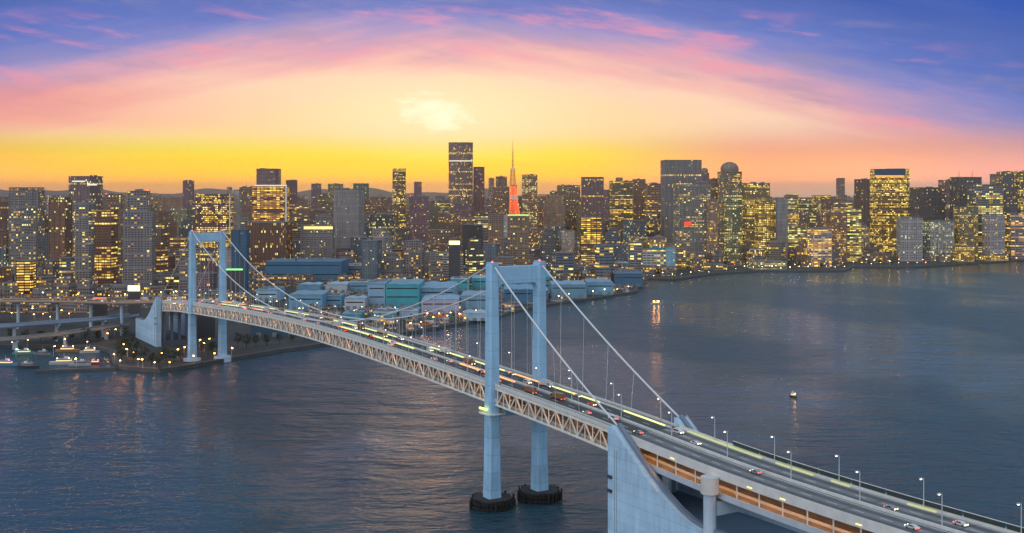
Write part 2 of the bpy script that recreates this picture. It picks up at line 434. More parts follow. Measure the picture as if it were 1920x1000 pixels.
# ------------------------------------------------------------------ bridge
def lerp(tab, t_):
    for (a, za), (b2, zb) in zip(tab, tab[1:]):
        if t_ <= b2: return za+(zb-za)*(t_-a)/(b2-a)
    return tab[-1][1]
PROF = [(-1100, 34), (-900, 36), (-755, 44), (-684, 50), (-630, 54.5), (-570, 58), (-480, 62), (-400, 65), (-330, 67.3), (-260, 68.3), (-190, 68.0), (-100, 66.3), (0, 63.3), (60, 61.2),
        (106, 59), (145, 56.5), (182, 54.8), (230, 54), (300, 54.2), (460, 55)]
def dz_(t_):
    return (lerp(PROF, max(-1099, t_-14))+lerp(PROF, t_)+lerp(PROF, min(459, t_+14)))/3
UX, UY = .5178, -.8555
def B(t_, off, z=None, dz=0.0):
    z = dz_(t_)+dz if z is None else z
    return Vector((2.2+UX*t_-UY*off, 590+UY*t_+UX*off, z))
def strip(mb, t0, t1, step, o0, o1, za, zb):
    """closed bar following the deck between offsets o0..o1 and heights za..zb relative to deck top"""
    n = max(1, int(round((t1-t0)/step))); i = len(mb.v)
    for k in range(n+1):
        t_ = t0+(t1-t0)*k/n
        for o, zz in ((o0, za), (o1, za), (o1, zb), (o0, zb)): mb.v.append(tuple(B(t_, o, dz=zz)))
    for k in range(n):
        a = i+4*k
        for j in range(4): mb.face([a+j, a+4+j, a+4+(j+1) % 4, a+(j+1) % 4])
    mb.face([i, i+1, i+2, i+3]); a = i+4*n; mb.face([a+3, a+2, a+1, a])
    return mb

br = empty('suspension_bridge', tuple(B(-285, 0, 0)), 0, 'long white suspension bridge with two-level truss deck crossing the bay to the city', 'bridge')
INV = Matrix.Translation(-Vector(B(-285, 0, 0)))
def bpart(mb, name, m, parent=None, smooth=False):
    if parent is None:
        o = mb.build(name, m, br, smooth); o.matrix_parent_inverse = INV
    else:
        o = mb.build(name, m, parent, smooth)
    return o
T0, T1 = -684.0, 114.0
# deck pieces
bpart(strip(MB(), T0, T1, 6, -14.2, 14.2, -.55, 0), 'upper_deck', asph_m)
bpart(strip(MB(), T0, T1, 6, -13.6, 13.6, -9.6, -9.1), 'lower_deck', mat('lower_slab', (.22, .2, .18), .8, noise=.3))
for s_ in (-1, 1):
    mb = MB(); strip(mb, T0, T1, 6, s_*14.3, s_*14.9, -.5, 1.1); bpart(mb, 'edge_barrier', rail_m)
    mb = MB(); strip(mb, T0, T1, 6, s_*10.9, s_*11.2, 0.004, .8); bpart(mb, 'kerb_barrier', rail_m)
strip_m = MB(); strip(strip_m, T0, T1, 6, -.35, .35, .004, .95); bpart(strip_m, 'median_barrier', rail_m)
mk = MB()
for o in (-10.6, -1.2, 1.2, 10.6): strip(mk, T0, T1, 6, o-.14, o+.14, .004, .02)
for o in (-5.9, 5.9):
    t_ = T0
    while t_ < T1-6: strip(mk, t_, t_+5, 5, o-.13, o+.13, .004, .02); t_ += 14
bpart(mk, 'lane_marking', mark_m)
lit_strip = MB()
glow_y = mat('added_glow_yellow', (.6, .6, .3), .5, emit=(.62, .66, .20), es=1.5)  # glowing strips added along the barriers in place of lamplight on the road
glow_o = mat('added_glow_orange', (.6, .4, .2), .5, emit=(1, .42, .12), es=1.3)
for q, (o, a0, a1, mm_) in enumerate([(10.7, -470, -330, glow_y), (-1.0, -430, -395, glow_o), (-10.7, -330, -300, glow_o), (1.0, -300, -255, glow_o), (10.7, -290, -170, glow_y), (-1.0, -250, -120, glow_y), (1.0, -170, -140, glow_o),
                                  (10.7, -120, -30, glow_y), (-10.7, -150, -60, glow_y), (-1.0, -60, 0, glow_o), (10.7, 20, 60, glow_y), (1.0, 50, 108, glow_y), (10.7, 80, 110, glow_y), (-10.7, 70, 110, glow_y), (1.0, -560, -480, glow_y), (-1.0, -520, -450, glow_y), (10.7, -560, -490, glow_o), (-10.7, -450, -380, glow_y), (-10.7, -250, -200, glow_y), (1.0, -110, -70, glow_y), (10.7, -25, 12, glow_o)]):
    bpart(strip(MB(), a0, a1, 6, o-.35, o+.35, .01, .5), 'added_glow_strip', mm_)
# side trusses
BAY = 12.0; NB = int(round((T1-T0)/BAY)); BAY = (T1-T0)/NB
def bay(t_, s_, par):
    mb = MB(); o = s_*14.4; t1 = t_+BAY; tm = t_+BAY/2
    zt, zb = -1.6, -9.6
    mb.beam(B(t_, o, dz=zt), B(t_, o, dz=zb), .55, .55)
    mb.beam(B(t_, o, dz=zb), B(tm, o, dz=zt), .6, .55)
    mb.beam(B(tm, o, dz=zt), B(t1, o, dz=zb), .6, .55)
    mb.beam(B(tm, o, dz=zt), B(tm, o, dz=zb), .4, .4)
    mb.beam(B(t_, o, dz=-5.0), B(t_, o-s_*1.0, dz=-5.0), .3, .3)
    return mb
for s_ in (-1, 1):
    mb = MB()
    strip(mb, T0, T1, 6, s_*14.1, s_*14.75, -2.1, -.75); strip(mb, T0, T1, 6, s_*14.1, s_*14.75, -10.2, -9.2)
    tr = bpart(mb, 'side_truss', steel_m)
    if s_ < 0:
        for k in range(NB): bay(T0+k*BAY, s_, tr).build('truss_bay', steel_m, tr)
    else:
        mb = MB()
        for k in range(NB):
            q = bay(T0+k*BAY, s_, tr); i = len(mb.v); mb.v += q.v
            for f_ in q.f: mb.face([i+j for j in f_])
        mb.build('truss_web', steel_m, tr)
    # utility rail walkway outside the lower deck
    bpart(strip(MB(), T0, T1, 12, s_*13.2, s_*13.5, -9.05, -7.6), 'walkway_rail', mat('walkway_panel', (.35, .33, .3), .6))
mb = MB()
for k in range(NB+1):
    t_ = T0+k*BAY; mb.beam(B(t_, -14, dz=-9.9), B(t_, 14, dz=-9.9), .6, .8); mb.beam(B(t_, -14, dz=-1.1), B(t_, 14, dz=-1.1), .6, .9)
bpart(mb, 'floor_beams', steel_m)
# orange lamps under the upper deck
for k in range(22):
    t_ = -650+k*35.5
    for s_ in (-1, 1):
        mb = MB(); p, q = B(t_-4, s_*11, dz=-2.4), B(t_+4, s_*11, dz=-2.4)
        mb.beam(p, q, .5, .25); bpart(mb, 'deck_lamp', tube_o)

# towers
def tower(tt, side):
    mb = MB(); base = B(tt, 0, 2)
    tw = MB()
    # top cross beam with haunches is the tower part itself
    def frame(mb, z0, z1, hz, w_):
        mb.hexa([B(tt-w_, -12, z0), B(tt+w_, -12, z0), B(tt+w_, 12, z0), B(tt-w_, 12, z0), B(tt-w_, -12, z1), B(tt+w_, -12, z1), B(tt+w_, 12, z1), B(tt-w_, 12, z1)])
        for s_ in (-1, 1):
            prev = None
            for k in range(7):
                a = k/6*pi/2
                o = s_*(12-hz*(1-sin(a))); zz = z0-hz*(1-cos(a))
                if prev and hz > .1:
                    po, pz = prev
                    pts = [(po, pz), (o, zz), (o, z0+.05), (po, z0+.05)]
                    p8 = [B(tt-w_+.05, oo, z_) for oo, z_ in pts]+[B(tt+w_-.05, oo, z_) for oo, z_ in pts]
                    mb.hexa(p8)
                prev = (o, zz)
    frame(tw, 115.8, 124.6, 3.4, 2.3)
    tp = bpart(tw, 'tower', bridge_m)
    lo = MB(); frame(lo, 46.5, 50.5, 1.5, 2.0); lo.build('cross_beam', bridge_m, tp)
    for s_ in (-1, 1):
        lg = MB()
        secs = [(2, 3.9, 3.8), (20, 3.5, 3.5), (62, 3.1, 3.15), (117, 2.7, 2.9), (125.4, 2.7, 2.9)]
        for (za, wa, da), (zb, wb, db) in zip(secs, secs[1:]):
            c0 = s_*14.6
            def ring(z, ww, dd):
                c = .8
                return [B(tt+dt, c0+do, z) for dt, do in ((-dd, -ww+c), (-dd+c, -ww), (dd-c, -ww), (dd, -ww+c), (dd, ww-c), (dd-c, ww), (-dd+c, ww), (-dd, ww-c))]
            r0, r1 = ring(za, wa, da), ring(zb, wb, db); i = len(lg.v)
            lg.v += [tuple(q) for q in r0+r1]
            for j in range(8): lg.face([i+j, i+(j+1) % 8, i+8+(j+1) % 8, i+8+j])
        lg.face([i+8+j for j in range(8)])
        leg = lg.build('tower_leg', bridge_m, tp)
        sd_ = MB(); sd_.hexa([B(tt+a, s_*14.6+b2, z) for z in (125.4, 126.8) for a, b2 in ((-3.4, -1.6), (3.4, -1.6), (3.4, 1.6), (-3.4, 1.6))]); sd_.build('cable_saddle', bridge_m, tp)
        bc = MB(); q = B(tt, s_*14.6, 127.2); bc.sphere(q, .4, 6, 4); bc.build('beacon', red_l, tp)
        # service ring with railing round the leg just under the deck
        pf = MB(); pf.hexa([B(tt+a, s_*14.6+b2, z) for z in (48.2, 48.8) for a, b2 in ((-5.4, -5), (5.4, -5), (5.4, 5), (-5.4, 5))])
        for a in range(-5, 6):
            for b2 in (-4.9, 4.9): pf.beam(B(tt+a, s_*14.6+b2, 48.8), B(tt+a, s_*14.6+b2, 50.2), .12, .12)
        for b2 in (-4.9, 4.9): pf.beam(B(tt-5, s_*14.6+b2, 50.2), B(tt+5, s_*14.6+b2, 50.2), .14, .14)
        pf.build('service_platform', steel_m, tp)
        if side == 'B' and s_ < 0:
            l_ = MB(); l_.beam(B(tt-5.2, s_*14.6-4.5, 51), B(tt+2, s_*14.6-4.5, 51), .8, .8); l_.build('marker_light', mat('marker_green', (.6, .7, .2), .4, emit=(.75, .9, .12), es=3), tp)
        # footing
        ft = MB(); i = len(ft.v); R = 8.5
        pts = [(cos(2*pi*j/10)*R, sin(2*pi*j/10)*R) for j in range(10)]
        c = B(tt, s_*14.6, 0)
        ft.prism([(c.x+a, c.y+b2) for a, b2 in pts], -1, 4.2 if side == 'B' else 5)
        ft.build('footing', fend_m if side == 'B' else conc_m, tp)
    return tp
tower(0, 'B'); tower(-570, 'A')

# timber fenders round the water piers of the near tower
for s_, lab in ((-1, 'black fender dock round the nearer foot of the near tower'), (1, 'black fender dock round the farther foot of the near tower')):
    c = B(0, s_*14.6, 0)
    fe = empty('pier_fender', (c.x, c.y, 0), -math.atan2(UX, -UY)*0, lab, 'fender', 'fender docks at the near tower')
    n = 16; R = 10.6; rp_ = random.Random(int(s_+5))
    ring = MB()
    for j in range(n):
        a0, a1 = 2*pi*j/n, 2*pi*(j+1)/n
        for z in (1.0, 3.2):
            ring.beam((cos(a0)*R, sin(a0)*R, z), (cos(a1)*R, sin(a1)*R, z), 1.0, 1.2)
        ring.beam((cos(a0)*R, sin(a0)*R, 3.9), (cos(a0)*8, sin(a0)*8, 3.9), .5, .4)
    ring.build('fender_ring', fend_m, fe)
    pl = MB()
    for j in range(n*2):
        a0 = pi*j/n; q_ = R+rp_.uniform(-.6, 1.6); pl.tube([(cos(a0)*q_, sin(a0)*q_, -1), (cos(a0)*q_, sin(a0)*q_, rp_.uniform(4.2, 5.8))], rp_.uniform(.35, .7), 6)
    pl.build('piles', fend_m, fe)
    dk = MB(); dk.prism([(cos(2*pi*j/n)*(R-.4), sin(2*pi*j/n)*(R-.4)) for j in range(n)], 4.0, 5.0); dk.build('dock_deck', mat('dock_planks', (.03, .028, .025), .9, noise=.5, nscale=.5), fe)

# cables
def cab_z(t_):
    if t_ < -570:
        u = (t_+684)/114.0; return 53.0+(126.3-53.0)*u-5*4*u*(1-u)*.5
    if t_ > 0:
        u = t_/112.0; return 126.3+(62.5-126.3)*u-5*4*u*(1-u)*.5
    u = (t_+285)/285.0; return 71.5+(126.3-71.5)*u*u
def cab_o(t_):
    if t_ > 0: return 14.6+2.6*t_/112
    if t_ < -570: return 14.6+2.6*(-570-t_)/114
    return 14.6
for s_ in (-1, 1):
    ts = [-684+6*k for k in range(134)]; ts = [x for x in ts if x < 110]+[112.0]
    mb = MB(); mb.tube([B(x, s_*cab_o(x), cab_z(x)) for x in ts], .43, 8); bpart(mb, 'main_cable', cable_m, smooth=True)
hg = 0
for s_ in (-1, 1):
    t_ = -570+13.6
    while t_ < -5:
        if cab_z(t_)-dz_(t_) > 2:
            mb = MB(); mb.tube([B(t_, s_*14.6, cab_z(t_)), B(t_, s_*14.6, dz_(t_)-.7)], .07, 5); bpart(mb, 'hanger', cable_m)
        t_ += 13.6
    for t_ in (20, 40, 60, 80):
        mb = MB(); mb.tube([B(t_, s_*cab_o(t_), cab_z(t_)), B(t_, s_*14.6, dz_(t_)-.7)], .08, 5); bpart(mb, 'hanger', cable_m)

# anchorages
def anchorage(tt, dirn, label, zw):
    """two side walls with a curved sloping crest, tied by a floor block; dirn=+1 crest falls towards +t"""
    c = B(tt, 0, 0)
    an = empty('bridge_anchorage', (c.x, c.y, 0), 0, label, 'anchorage', 'anchor blocks of the bridge')
    inv = Matrix.Translation(-Vector((c.x, c.y, 0)))
    pr = [(0, zw), (3, zw+.2), (9, zw-4.2), (17, zw-10.0), (26, zw-16.2), (35, zw-21.6), (45, zw-26.4), (52, zw-28.8), (60, zw-30), (92, zw-30.2)]
    for s_ in (-1, 1):
        mb = MB(); o0, o1 = s_*15.6, s_*21.0
        for (a, za), (b2, zb) in zip(pr, pr[1:]):
            mb.hexa([B(tt+dirn*a, o0, -1), B(tt+dirn*b2, o0, -1), B(tt+dirn*b2, o1, -1), B(tt+dirn*a, o1, -1),
                     B(tt+dirn*a, o0, za), B(tt+dirn*b2, o0, zb), B(tt+dirn*b2, o1, zb), B(tt+dirn*a, o1, za)])
        wl = mb.build('side_wall', conc_w, an); wl.matrix_parent_inverse = inv
        cp = MB()
        for (a, za), (b2, zb) in zip(pr[1:-1], pr[2:]):
            cp.beam(B(tt+dirn*a, s_*17.2, za+.9), B(tt+dirn*b2, s_*17.2, zb+.9), 1.9, 1.4)
        cp.build('cable_shroud', mat('shroud_steel', (.16, .19, .24), .5, noise=.2), wl)
        hr = MB()
        for (a, za), (b2, zb) in zip(pr[1:-1], pr[2:]):
            for hh_ in (.55, 1.1): hr.beam(B(tt+dirn*a, s_*20.4, za+hh_), B(tt+dirn*b2, s_*20.4, zb+hh_), .1, .1)
            for q in range(5):
                u = q/5; aa, zz = a+(b2-a)*u, za+(zb-za)*u; hr.beam(B(tt+dirn*aa, s_*20.4, zz-.1), B(tt+dirn*aa, s_*20.4, zz+1.1), .1, .1)
        hr.build('handrail', steel_m, wl)
        gr = MB()
        for a in (5.0, 6.4): gr.hexa([B(tt+dirn*(a+q), s_*21.0+r, z) for z in (2, zw-9) for q, r in ((-.12, 0), (.12, 0), (.12, s_*.12), (-.12, s_*.12))])
        gr.build('vertical_joint', mat('joint', (.22, .27, .31), .8), wl)
        for z in (zw-22, zw-28):
            lv = MB(); lv.hexa([B(tt+dirn*(1.2+q), s_*21.0+r, zz) for zz in (z, z+1.3) for q, r in ((-.9, 0), (2.0, 0), (2.0, s_*.7), (-.9, s_*.7))]); lv.build('service_hatch', dark_m, wl)
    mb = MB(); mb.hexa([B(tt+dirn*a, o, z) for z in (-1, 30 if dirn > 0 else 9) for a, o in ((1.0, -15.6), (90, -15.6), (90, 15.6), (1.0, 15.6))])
    fb = mb.build('floor_block', mat('anchor_floor', (.16, .24, .34), .8, noise=.2, nscale=.05) if dirn > 0 else mat('anchor_void_shade', (.06, .08, .11), .8, noise=.2, nscale=.05), an); fb.matrix_parent_inverse = inv  # shade of the open recess put into the colour at the far anchorage
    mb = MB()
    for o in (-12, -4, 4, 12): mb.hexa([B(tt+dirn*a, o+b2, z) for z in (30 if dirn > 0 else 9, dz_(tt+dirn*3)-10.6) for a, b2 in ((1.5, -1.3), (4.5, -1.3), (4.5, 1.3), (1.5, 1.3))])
    o = mb.build('bearing_columns', conc_m if dirn > 0 else mat('void_shade_concrete', (.10, .12, .15), .8, noise=.3), an); o.matrix_parent_inverse = inv  # far columns darkened in colour to read as a shaded void
    return an
anchorage(110.5, 1, 'huge pale blue anchor block with sloping crest under the near bridge end', 62.0)
anchorage(-684, -1, 'pale wedge shaped anchor block at the city end of the bridge', 54.0)

# near approach viaduct
va = empty('approach_viaduct', tuple(B(200, 0, 0)), 0, 'double-deck concrete approach road running out of frame at bottom right', 'viaduct')
VI = Matrix.Translation(-Vector(B(200, 0, 0)))
def vpart(mb, name, m):
    o = mb.build(name, m, va); o.matrix_parent_inverse = VI; return o
V0, V1 = 114.3, 450
vpart(strip(MB(), V0, V1, 6, -15.2, 15.2, -.7, 0), 'upper_road', mat('viaduct_road', (.19, .19, .19), .75, noise=.35, nscale=.12))
for o0, o1 in ((-13.6, -12.4), (-7, -5.6), (-.7, .7), (5.6, 7), (12.4, 13.6)):
    vpart(strip(MB(), V0, V1, 6, o0, o1, -2.4, -.71), 'road_girder', steel_m)
for s_ in (-1, 1):
    vpart(strip(MB(), V0, V1, 6, s_*15.2, s_*15.5, -2.5, 1.15), 'parapet', mat('parapet_concrete', (.62, .62, .58), .65, noise=.2, nscale=.2))
    vpart(strip(MB(), V0, V1, 6, s_*14.6, s_*15.0, -10.2, -7.8), 'lower_parapet', mat('lower_edge', (.42, .47, .52), .6, noise=.2))
    vpart(strip(MB(), V0, V1, 6, s_*7.2, s_*7.5, -9.2, -8.1), 'track_wall', rail_m)
vpart(strip(MB(), V0, V1, 6, -.4, .4, .004, 1.0), 'median', rail_m)
vpart(strip(MB(), V0, V1, 6, -14.6, 14.6, -10.6, -9.3), 'lower_road', mat('lower_road', (.24, .22, .2), .8, noise=.3))
wear = mat('worn_asphalt', (.10, .10, .10), .8, noise=.5, nscale=.3)
for o in (-10.6, -4.4, 4.4, 10.6): vpart(strip(MB(), V0, V1, 6, o-1.3, o+1.3, .003, .006), 'wheel_track', wear)
mk = MB()
for o in (-13.2, -1.6, 1.6, 13.2): strip(mk, V0, V1, 6, o-.14, o+.14, .004, .02)
for o in (-7.4, 7.4):
    t_ = V0
    while t_ < V1-6: strip(mk, t_, t_+5, 5, o-.13, o+.13, .004, .02); t_ += 12
vpart(mk, 'lane_marking', mark_m)
for o, a0, a1, mm_ in ((13.9, 122, 168, glow_y), (13.9, 176, 196, glow_y), (1.0, 150, 176, glow_y), (13.9, 205, 214, glow_y), (13.9, 240, 252, glow_y)):
    vpart(strip(MB(), a0, a1, 6, o-.35, o+.35, .01, .6), 'added_glow_strip', mat('added_glow_dim', (.6, .6, .3), .5, emit=(.62, .66, .20), es=.45))  # added glow strips standing in for a lit rail
nb = mat('noise_panel', (.035, .05, .05), .3)
t_ = 150
while t_ < 440:
    vpart(strip(MB(), t_, t_+15.4, 5, 14.85, 14.98, 1.0, 2.7), 'noise_panel', nb); t_ += 16
vpart(strip(MB(), 150, 440, 6, 14.8, 15.04, 2.705, 2.9), 'barrier_top_rail', steel_m)
jt = MB()
for k in range(9): strip(jt, 124+k*36, 124.5+k*36, 1, -15, 15, .004, .012)
vpart(jt, 'expansion_joints', dark_m)
for s_ in (-1, 1): vpart(strip(MB(), V0, V1, 6, s_*13.9, s_*15.19, .005, .16), 'service_kerb', rail_m)
for a0 in (146, 191, 208, 243): vpart(strip(MB(), a0, a0+2.6, 2.6, -15.62, -15.52, -1.6, -1.3), 'edge_light', mat('edge_yellow', (.8, .6, .2), .4, emit=(1, .68, .12), es=2.2))
k = 0; t_ = 124
while t_ < 440:
    for s_ in (-1, 1):
        mb = MB(); mb.beam(B(t_, s_*14.2, dz=-9.3), B(t_, s_*14.2, dz=-.7), .45, .45); vpart(mb, 'deck_post', steel_m)
    mb = MB(); mb.beam(B(t_-2, -11.5, dz=-2.75), B(t_+2, -11.5, dz=-2.75), .6, .3); vpart(mb, 'tunnel_lamp', tube_o)
    t_ += 12
for t_ in (173, 262, 350, 438):
    fr = MB()
    z1 = dz_(t_)-1.2
    fr.hexa([B(t_+a, b2, z) for z in (z1-15.5, z1-10.2) for a, b2 in ((-2.2, -16), (2.2, -16), (2.2, 16), (-2.2, 16))])
    fp = vpart(fr, 'pier_frame', conc_m)
    for s_ in (-1, 1):
        cmb = MB(); c = B(t_, s_*18.0, 0)
        cmb.prism([(c.x+cos(2*pi*j/14)*2.5, c.y+sin(2*pi*j/14)*2.5) for j in range(14)], -1, z1-6.9)
        cc = cmb.build('pier_column', conc_m, fp)
        cap = MB(); cap.prism([(c.x+cos(2*pi*j/16)*3.6, c.y+sin(2*pi*j/16)*3.6) for j in range(16)], z1-7.0, z1-.6)
        cap.build('pier_cap', mat('cap_concrete', (.55, .55, .52), .7, noise=.2), fp)
# curved maintenance steelwork rising from the anchor floor beside the pier
# ------------------------------------------------------------------ lamps
def lamp_proto(name, h, mlamp, r, arm=1.5):
    e = empty(name)
    mb = MB(); mb.tube([(0, 0, 0), (0, 0, h*.55), (0, 0, h)], [.20, .16, .11], 6)
    mb.tube([(0, 0, h), (arm, 0, h+.3)], .09, 5); mb.build('lamp_post', mat('lamp_steel', (.5, .52, .52), .4), e)
    hd = MB(); hd.box(arm-.7, arm+.7, -.3, .3, h+.12, h+.42); hd.build('lamp_head', mat('lamp_casing', (.3, .3, .3), .5), e)
    bl = MB(); bl.sphere((arm, 0, h-.0), r, 6, 4, .6); bl.build('lamp_glass', mlamp, e)
    return e
proto_b = lamp_proto('street_lamp', 10.5, mat('bridge_lamp', (.8, .8, .8), .4, emit=(.95, .95, .8), es=5), .42)
used_b = [False]
def put_lamp(proto, used, loc, rz, label, group):
    o = proto if not used[0] else copy_tree(proto); used[0] = True
    o.location = loc; o.rotation_euler = (0, 0, rz); tag(o, label, 'street lamp', group)
    if 'bridge' not in group: o.scale = (random.uniform(.65, 1.1),)*3
    return o
BA = atan2(UY, UX)
kk = {1: 0, -1: 0}
for s_, nm in ((1, 'far edge'), (-1, 'near edge')):
    t_ = -640; k = 0
    lst = []
    while t_ < -10: lst.append(t_); t_ += 36
    for q, t_ in enumerate(reversed(lst)):
        put_lamp(proto_b, used_b, B(t_, s_*14.0), BA+(pi/2 if s_ < 0 else -pi/2), 'slim lamp on the %s, main span, %s cityward from near tower' % (nm, ordn(q+1)), 'lamps along the bridge deck')
for q, t_ in enumerate((31, 67, 103, 139.5, 175, 208.6, 246.6, 283.7, 320, 356)):
    put_lamp(proto_b, used_b, B(t_, 14.1), BA-pi/2, 'tall pale lamp post on the far parapet, %s out from the near tower' % ordn(q+1), 'lamps along the bridge deck')
for q, t_ in enumerate((22, 52, 92, 128, 163, 198, 231, 265, 300, 334)):
    put_lamp(proto_b, used_b, B(t_, 0, dz=.9), BA-pi/2, 'tall pale lamp post on the median, %s out from the near tower' % ordn(q+1), 'lamps along the bridge deck')

# ------------------------------------------------------------------ vehicles
def car_proto(kind, col, cname):
    L_, W_, hh = {'car': (4.5, 1.8, 1.45), 'van': (5.2, 1.9, 2.1), 'truck': (9.5, 2.5, 3.4), 'bus': (11.5, 2.6, 3.2)}[kind]
    e = empty(kind)
    x0, x1 = -L_/2, L_/2
    if kind == 'car': pf = [(x0, .3), (x0, .85), (x0+.5, .95), (x0+1.2, 1.42), (x0+2.8, 1.45), (x0+3.5, 1.0), (x1-.1, .85), (x1, .3)]
    elif kind == 'van': pf = [(x0, .35), (x0, 2.0), (x0+.3, 2.1), (x1-1.5, 2.1), (x1-.7, 1.3), (x1, 1.1), (x1, .35)]
    elif kind == 'bus': pf = [(x0, .35), (x0, 3.1), (x0+.2, 3.2), (x1-.3, 3.2), (x1, 2.9), (x1, .35)]
    else: pf = [(x1-2.2, .5), (x1-2.2, 2.6), (x1-.5, 2.6), (x1, 1.7), (x1, .5)]
    def ext(pf, ww):
        mb = MB(); n = len(pf)
        mb.v = [(x, -ww/2, z) for x, z in pf]+[(x, ww/2, z) for x, z in pf]
        for j in range(n): mb.face([j, n+j, n+(j+1) % n, (j+1) % n])
        mb.face(list(range(n))); mb.face([n+j for j in range(n)][::-1]); return mb
    pm = mat('paint_'+cname, col, .3)
    ext(pf, W_).build('body', pm, e)
    if kind == 'truck':
        mb = MB(); mb.box(x0, x1-2.4, -W_/2, W_/2, .9, 3.4); mb.build('cargo_box', pm, e)
        mb = MB(); mb.box(x1-1.9, x1-.4, -W_/2-.02, W_/2+.02, 1.6, 2.3); mb.build('window', glass_m, e)
    elif kind == 'car':
        mb = MB(); mb.hexa([(x0+.9, -W_/2-.02, .97), (x0+3.3, -W_/2-.02, .97), (x0+3.3, W_/2+.02, .97), (x0+.9, W_/2+.02, .97), (x0+1.35, -W_/2-.02, 1.36), (x0+2.75, -W_/2-.02, 1.36), (x0+2.75, W_/2+.02, 1.36), (x0+1.35, W_/2+.02, 1.36)]); mb.build('window', glass_m, e)
    else:
        mb = MB(); mb.box(x0+.4, x1-(1.6 if kind == 'van' else .5), -W_/2-.02, W_/2+.02, hh*.55, hh*.85); mb.build('window', glass_m, e)
    for a in (x0+.95, x1-.95):
        for s_ in (-1, 1):
            mb = MB(); mb.tube([(a, s_*(W_/2-.25), .33), (a, s_*(W_/2+.01), .33)], .33, 10); mb.build('wheel', tyre_m, e)
    for s_ in (-1, 1):
        mb = MB(); mb.box(x1-.02, x1+.08, s_*W_*.35-.28, s_*W_*.35+.28, .55, .9); mb.build('headlight', mat('headlight', (.9, .9, .8), .3, emit=(1, .85, .5), es=4), e)
        mb = MB(); mb.box(x0-.08, x0+.02, s_*W_*.36-.25, s_*W_*.36+.25, .6, .95); mb.build('tail_light', mat('tail_light', (.5, .02, .01), .3, emit=(1, .06, .02), es=5), e)
    return e
kinds = [('car', (.55, .55, .55), 'white'), ('car', (.25, .26, .27), 'silver'), ('car', (.03, .03, .035), 'black'), ('van', (.6, .6, .58), 'cream'),
         ('truck', (.24, .12, .06), 'brown'), ('bus', (.3, .24, .15), 'tan'), ('truck', (.5, .5, .5), 'grey'), ('car', (.4, .02, .02), 'red')]
protos = [[car_proto(*k), k, False] for k in kinds]
rv = random.Random(5)
lanes = [(-8.2, 1, 'outer near-side lane'), (-3.6, 1, 'inner near-side lane'), (3.6, -1, 'inner far-side lane'), (8.2, -1, 'outer far-side lane')]
for off, dr, ln in lanes:
    t_ = -655+rv.random()*30; found = []
    while t_ < 330:
        found.append(t_); t_ += rv.uniform(26, 78) if t_ < 90 else rv.uniform(90, 190)
    cnt = {'c': 0, 'o': 0}
    city = [x for x in reversed(found) if x < -4]; out = [x for x in found if x > 4]
    for lst, where in ((city, 'cityward of the near tower'), (out, 'outward of the near tower')):
        for q, t_ in enumerate(lst):
            pi_ = rv.choice([0, 0, 1, 1, 2, 3, 3, 4, 5, 6]) if not (off == 3.6 and where[0] == 'o' and q == 1) else 7
            pr_ = protos[pi_]; o = pr_[0] if not pr_[2] else copy_tree(pr_[0]); pr_[2] = True
            p = B(t_, off); o.location = (p.x, p.y, p.z+.03)
            o.rotation_euler = (0, 0, BA+(pi if dr > 0 else 0))
            tag(o, '%s %s in the %s, %s %s' % (pr_[1][2], pr_[1][0], ln, ordn(q+1), where), pr_[1][0], 'vehicles crossing the bridge')
for pr_ in protos:
    if not pr_[2]:
        for ch in list(pr_[0].children): bpy.data.objects.remove(ch)
        bpy.data.objects.remove(pr_[0])

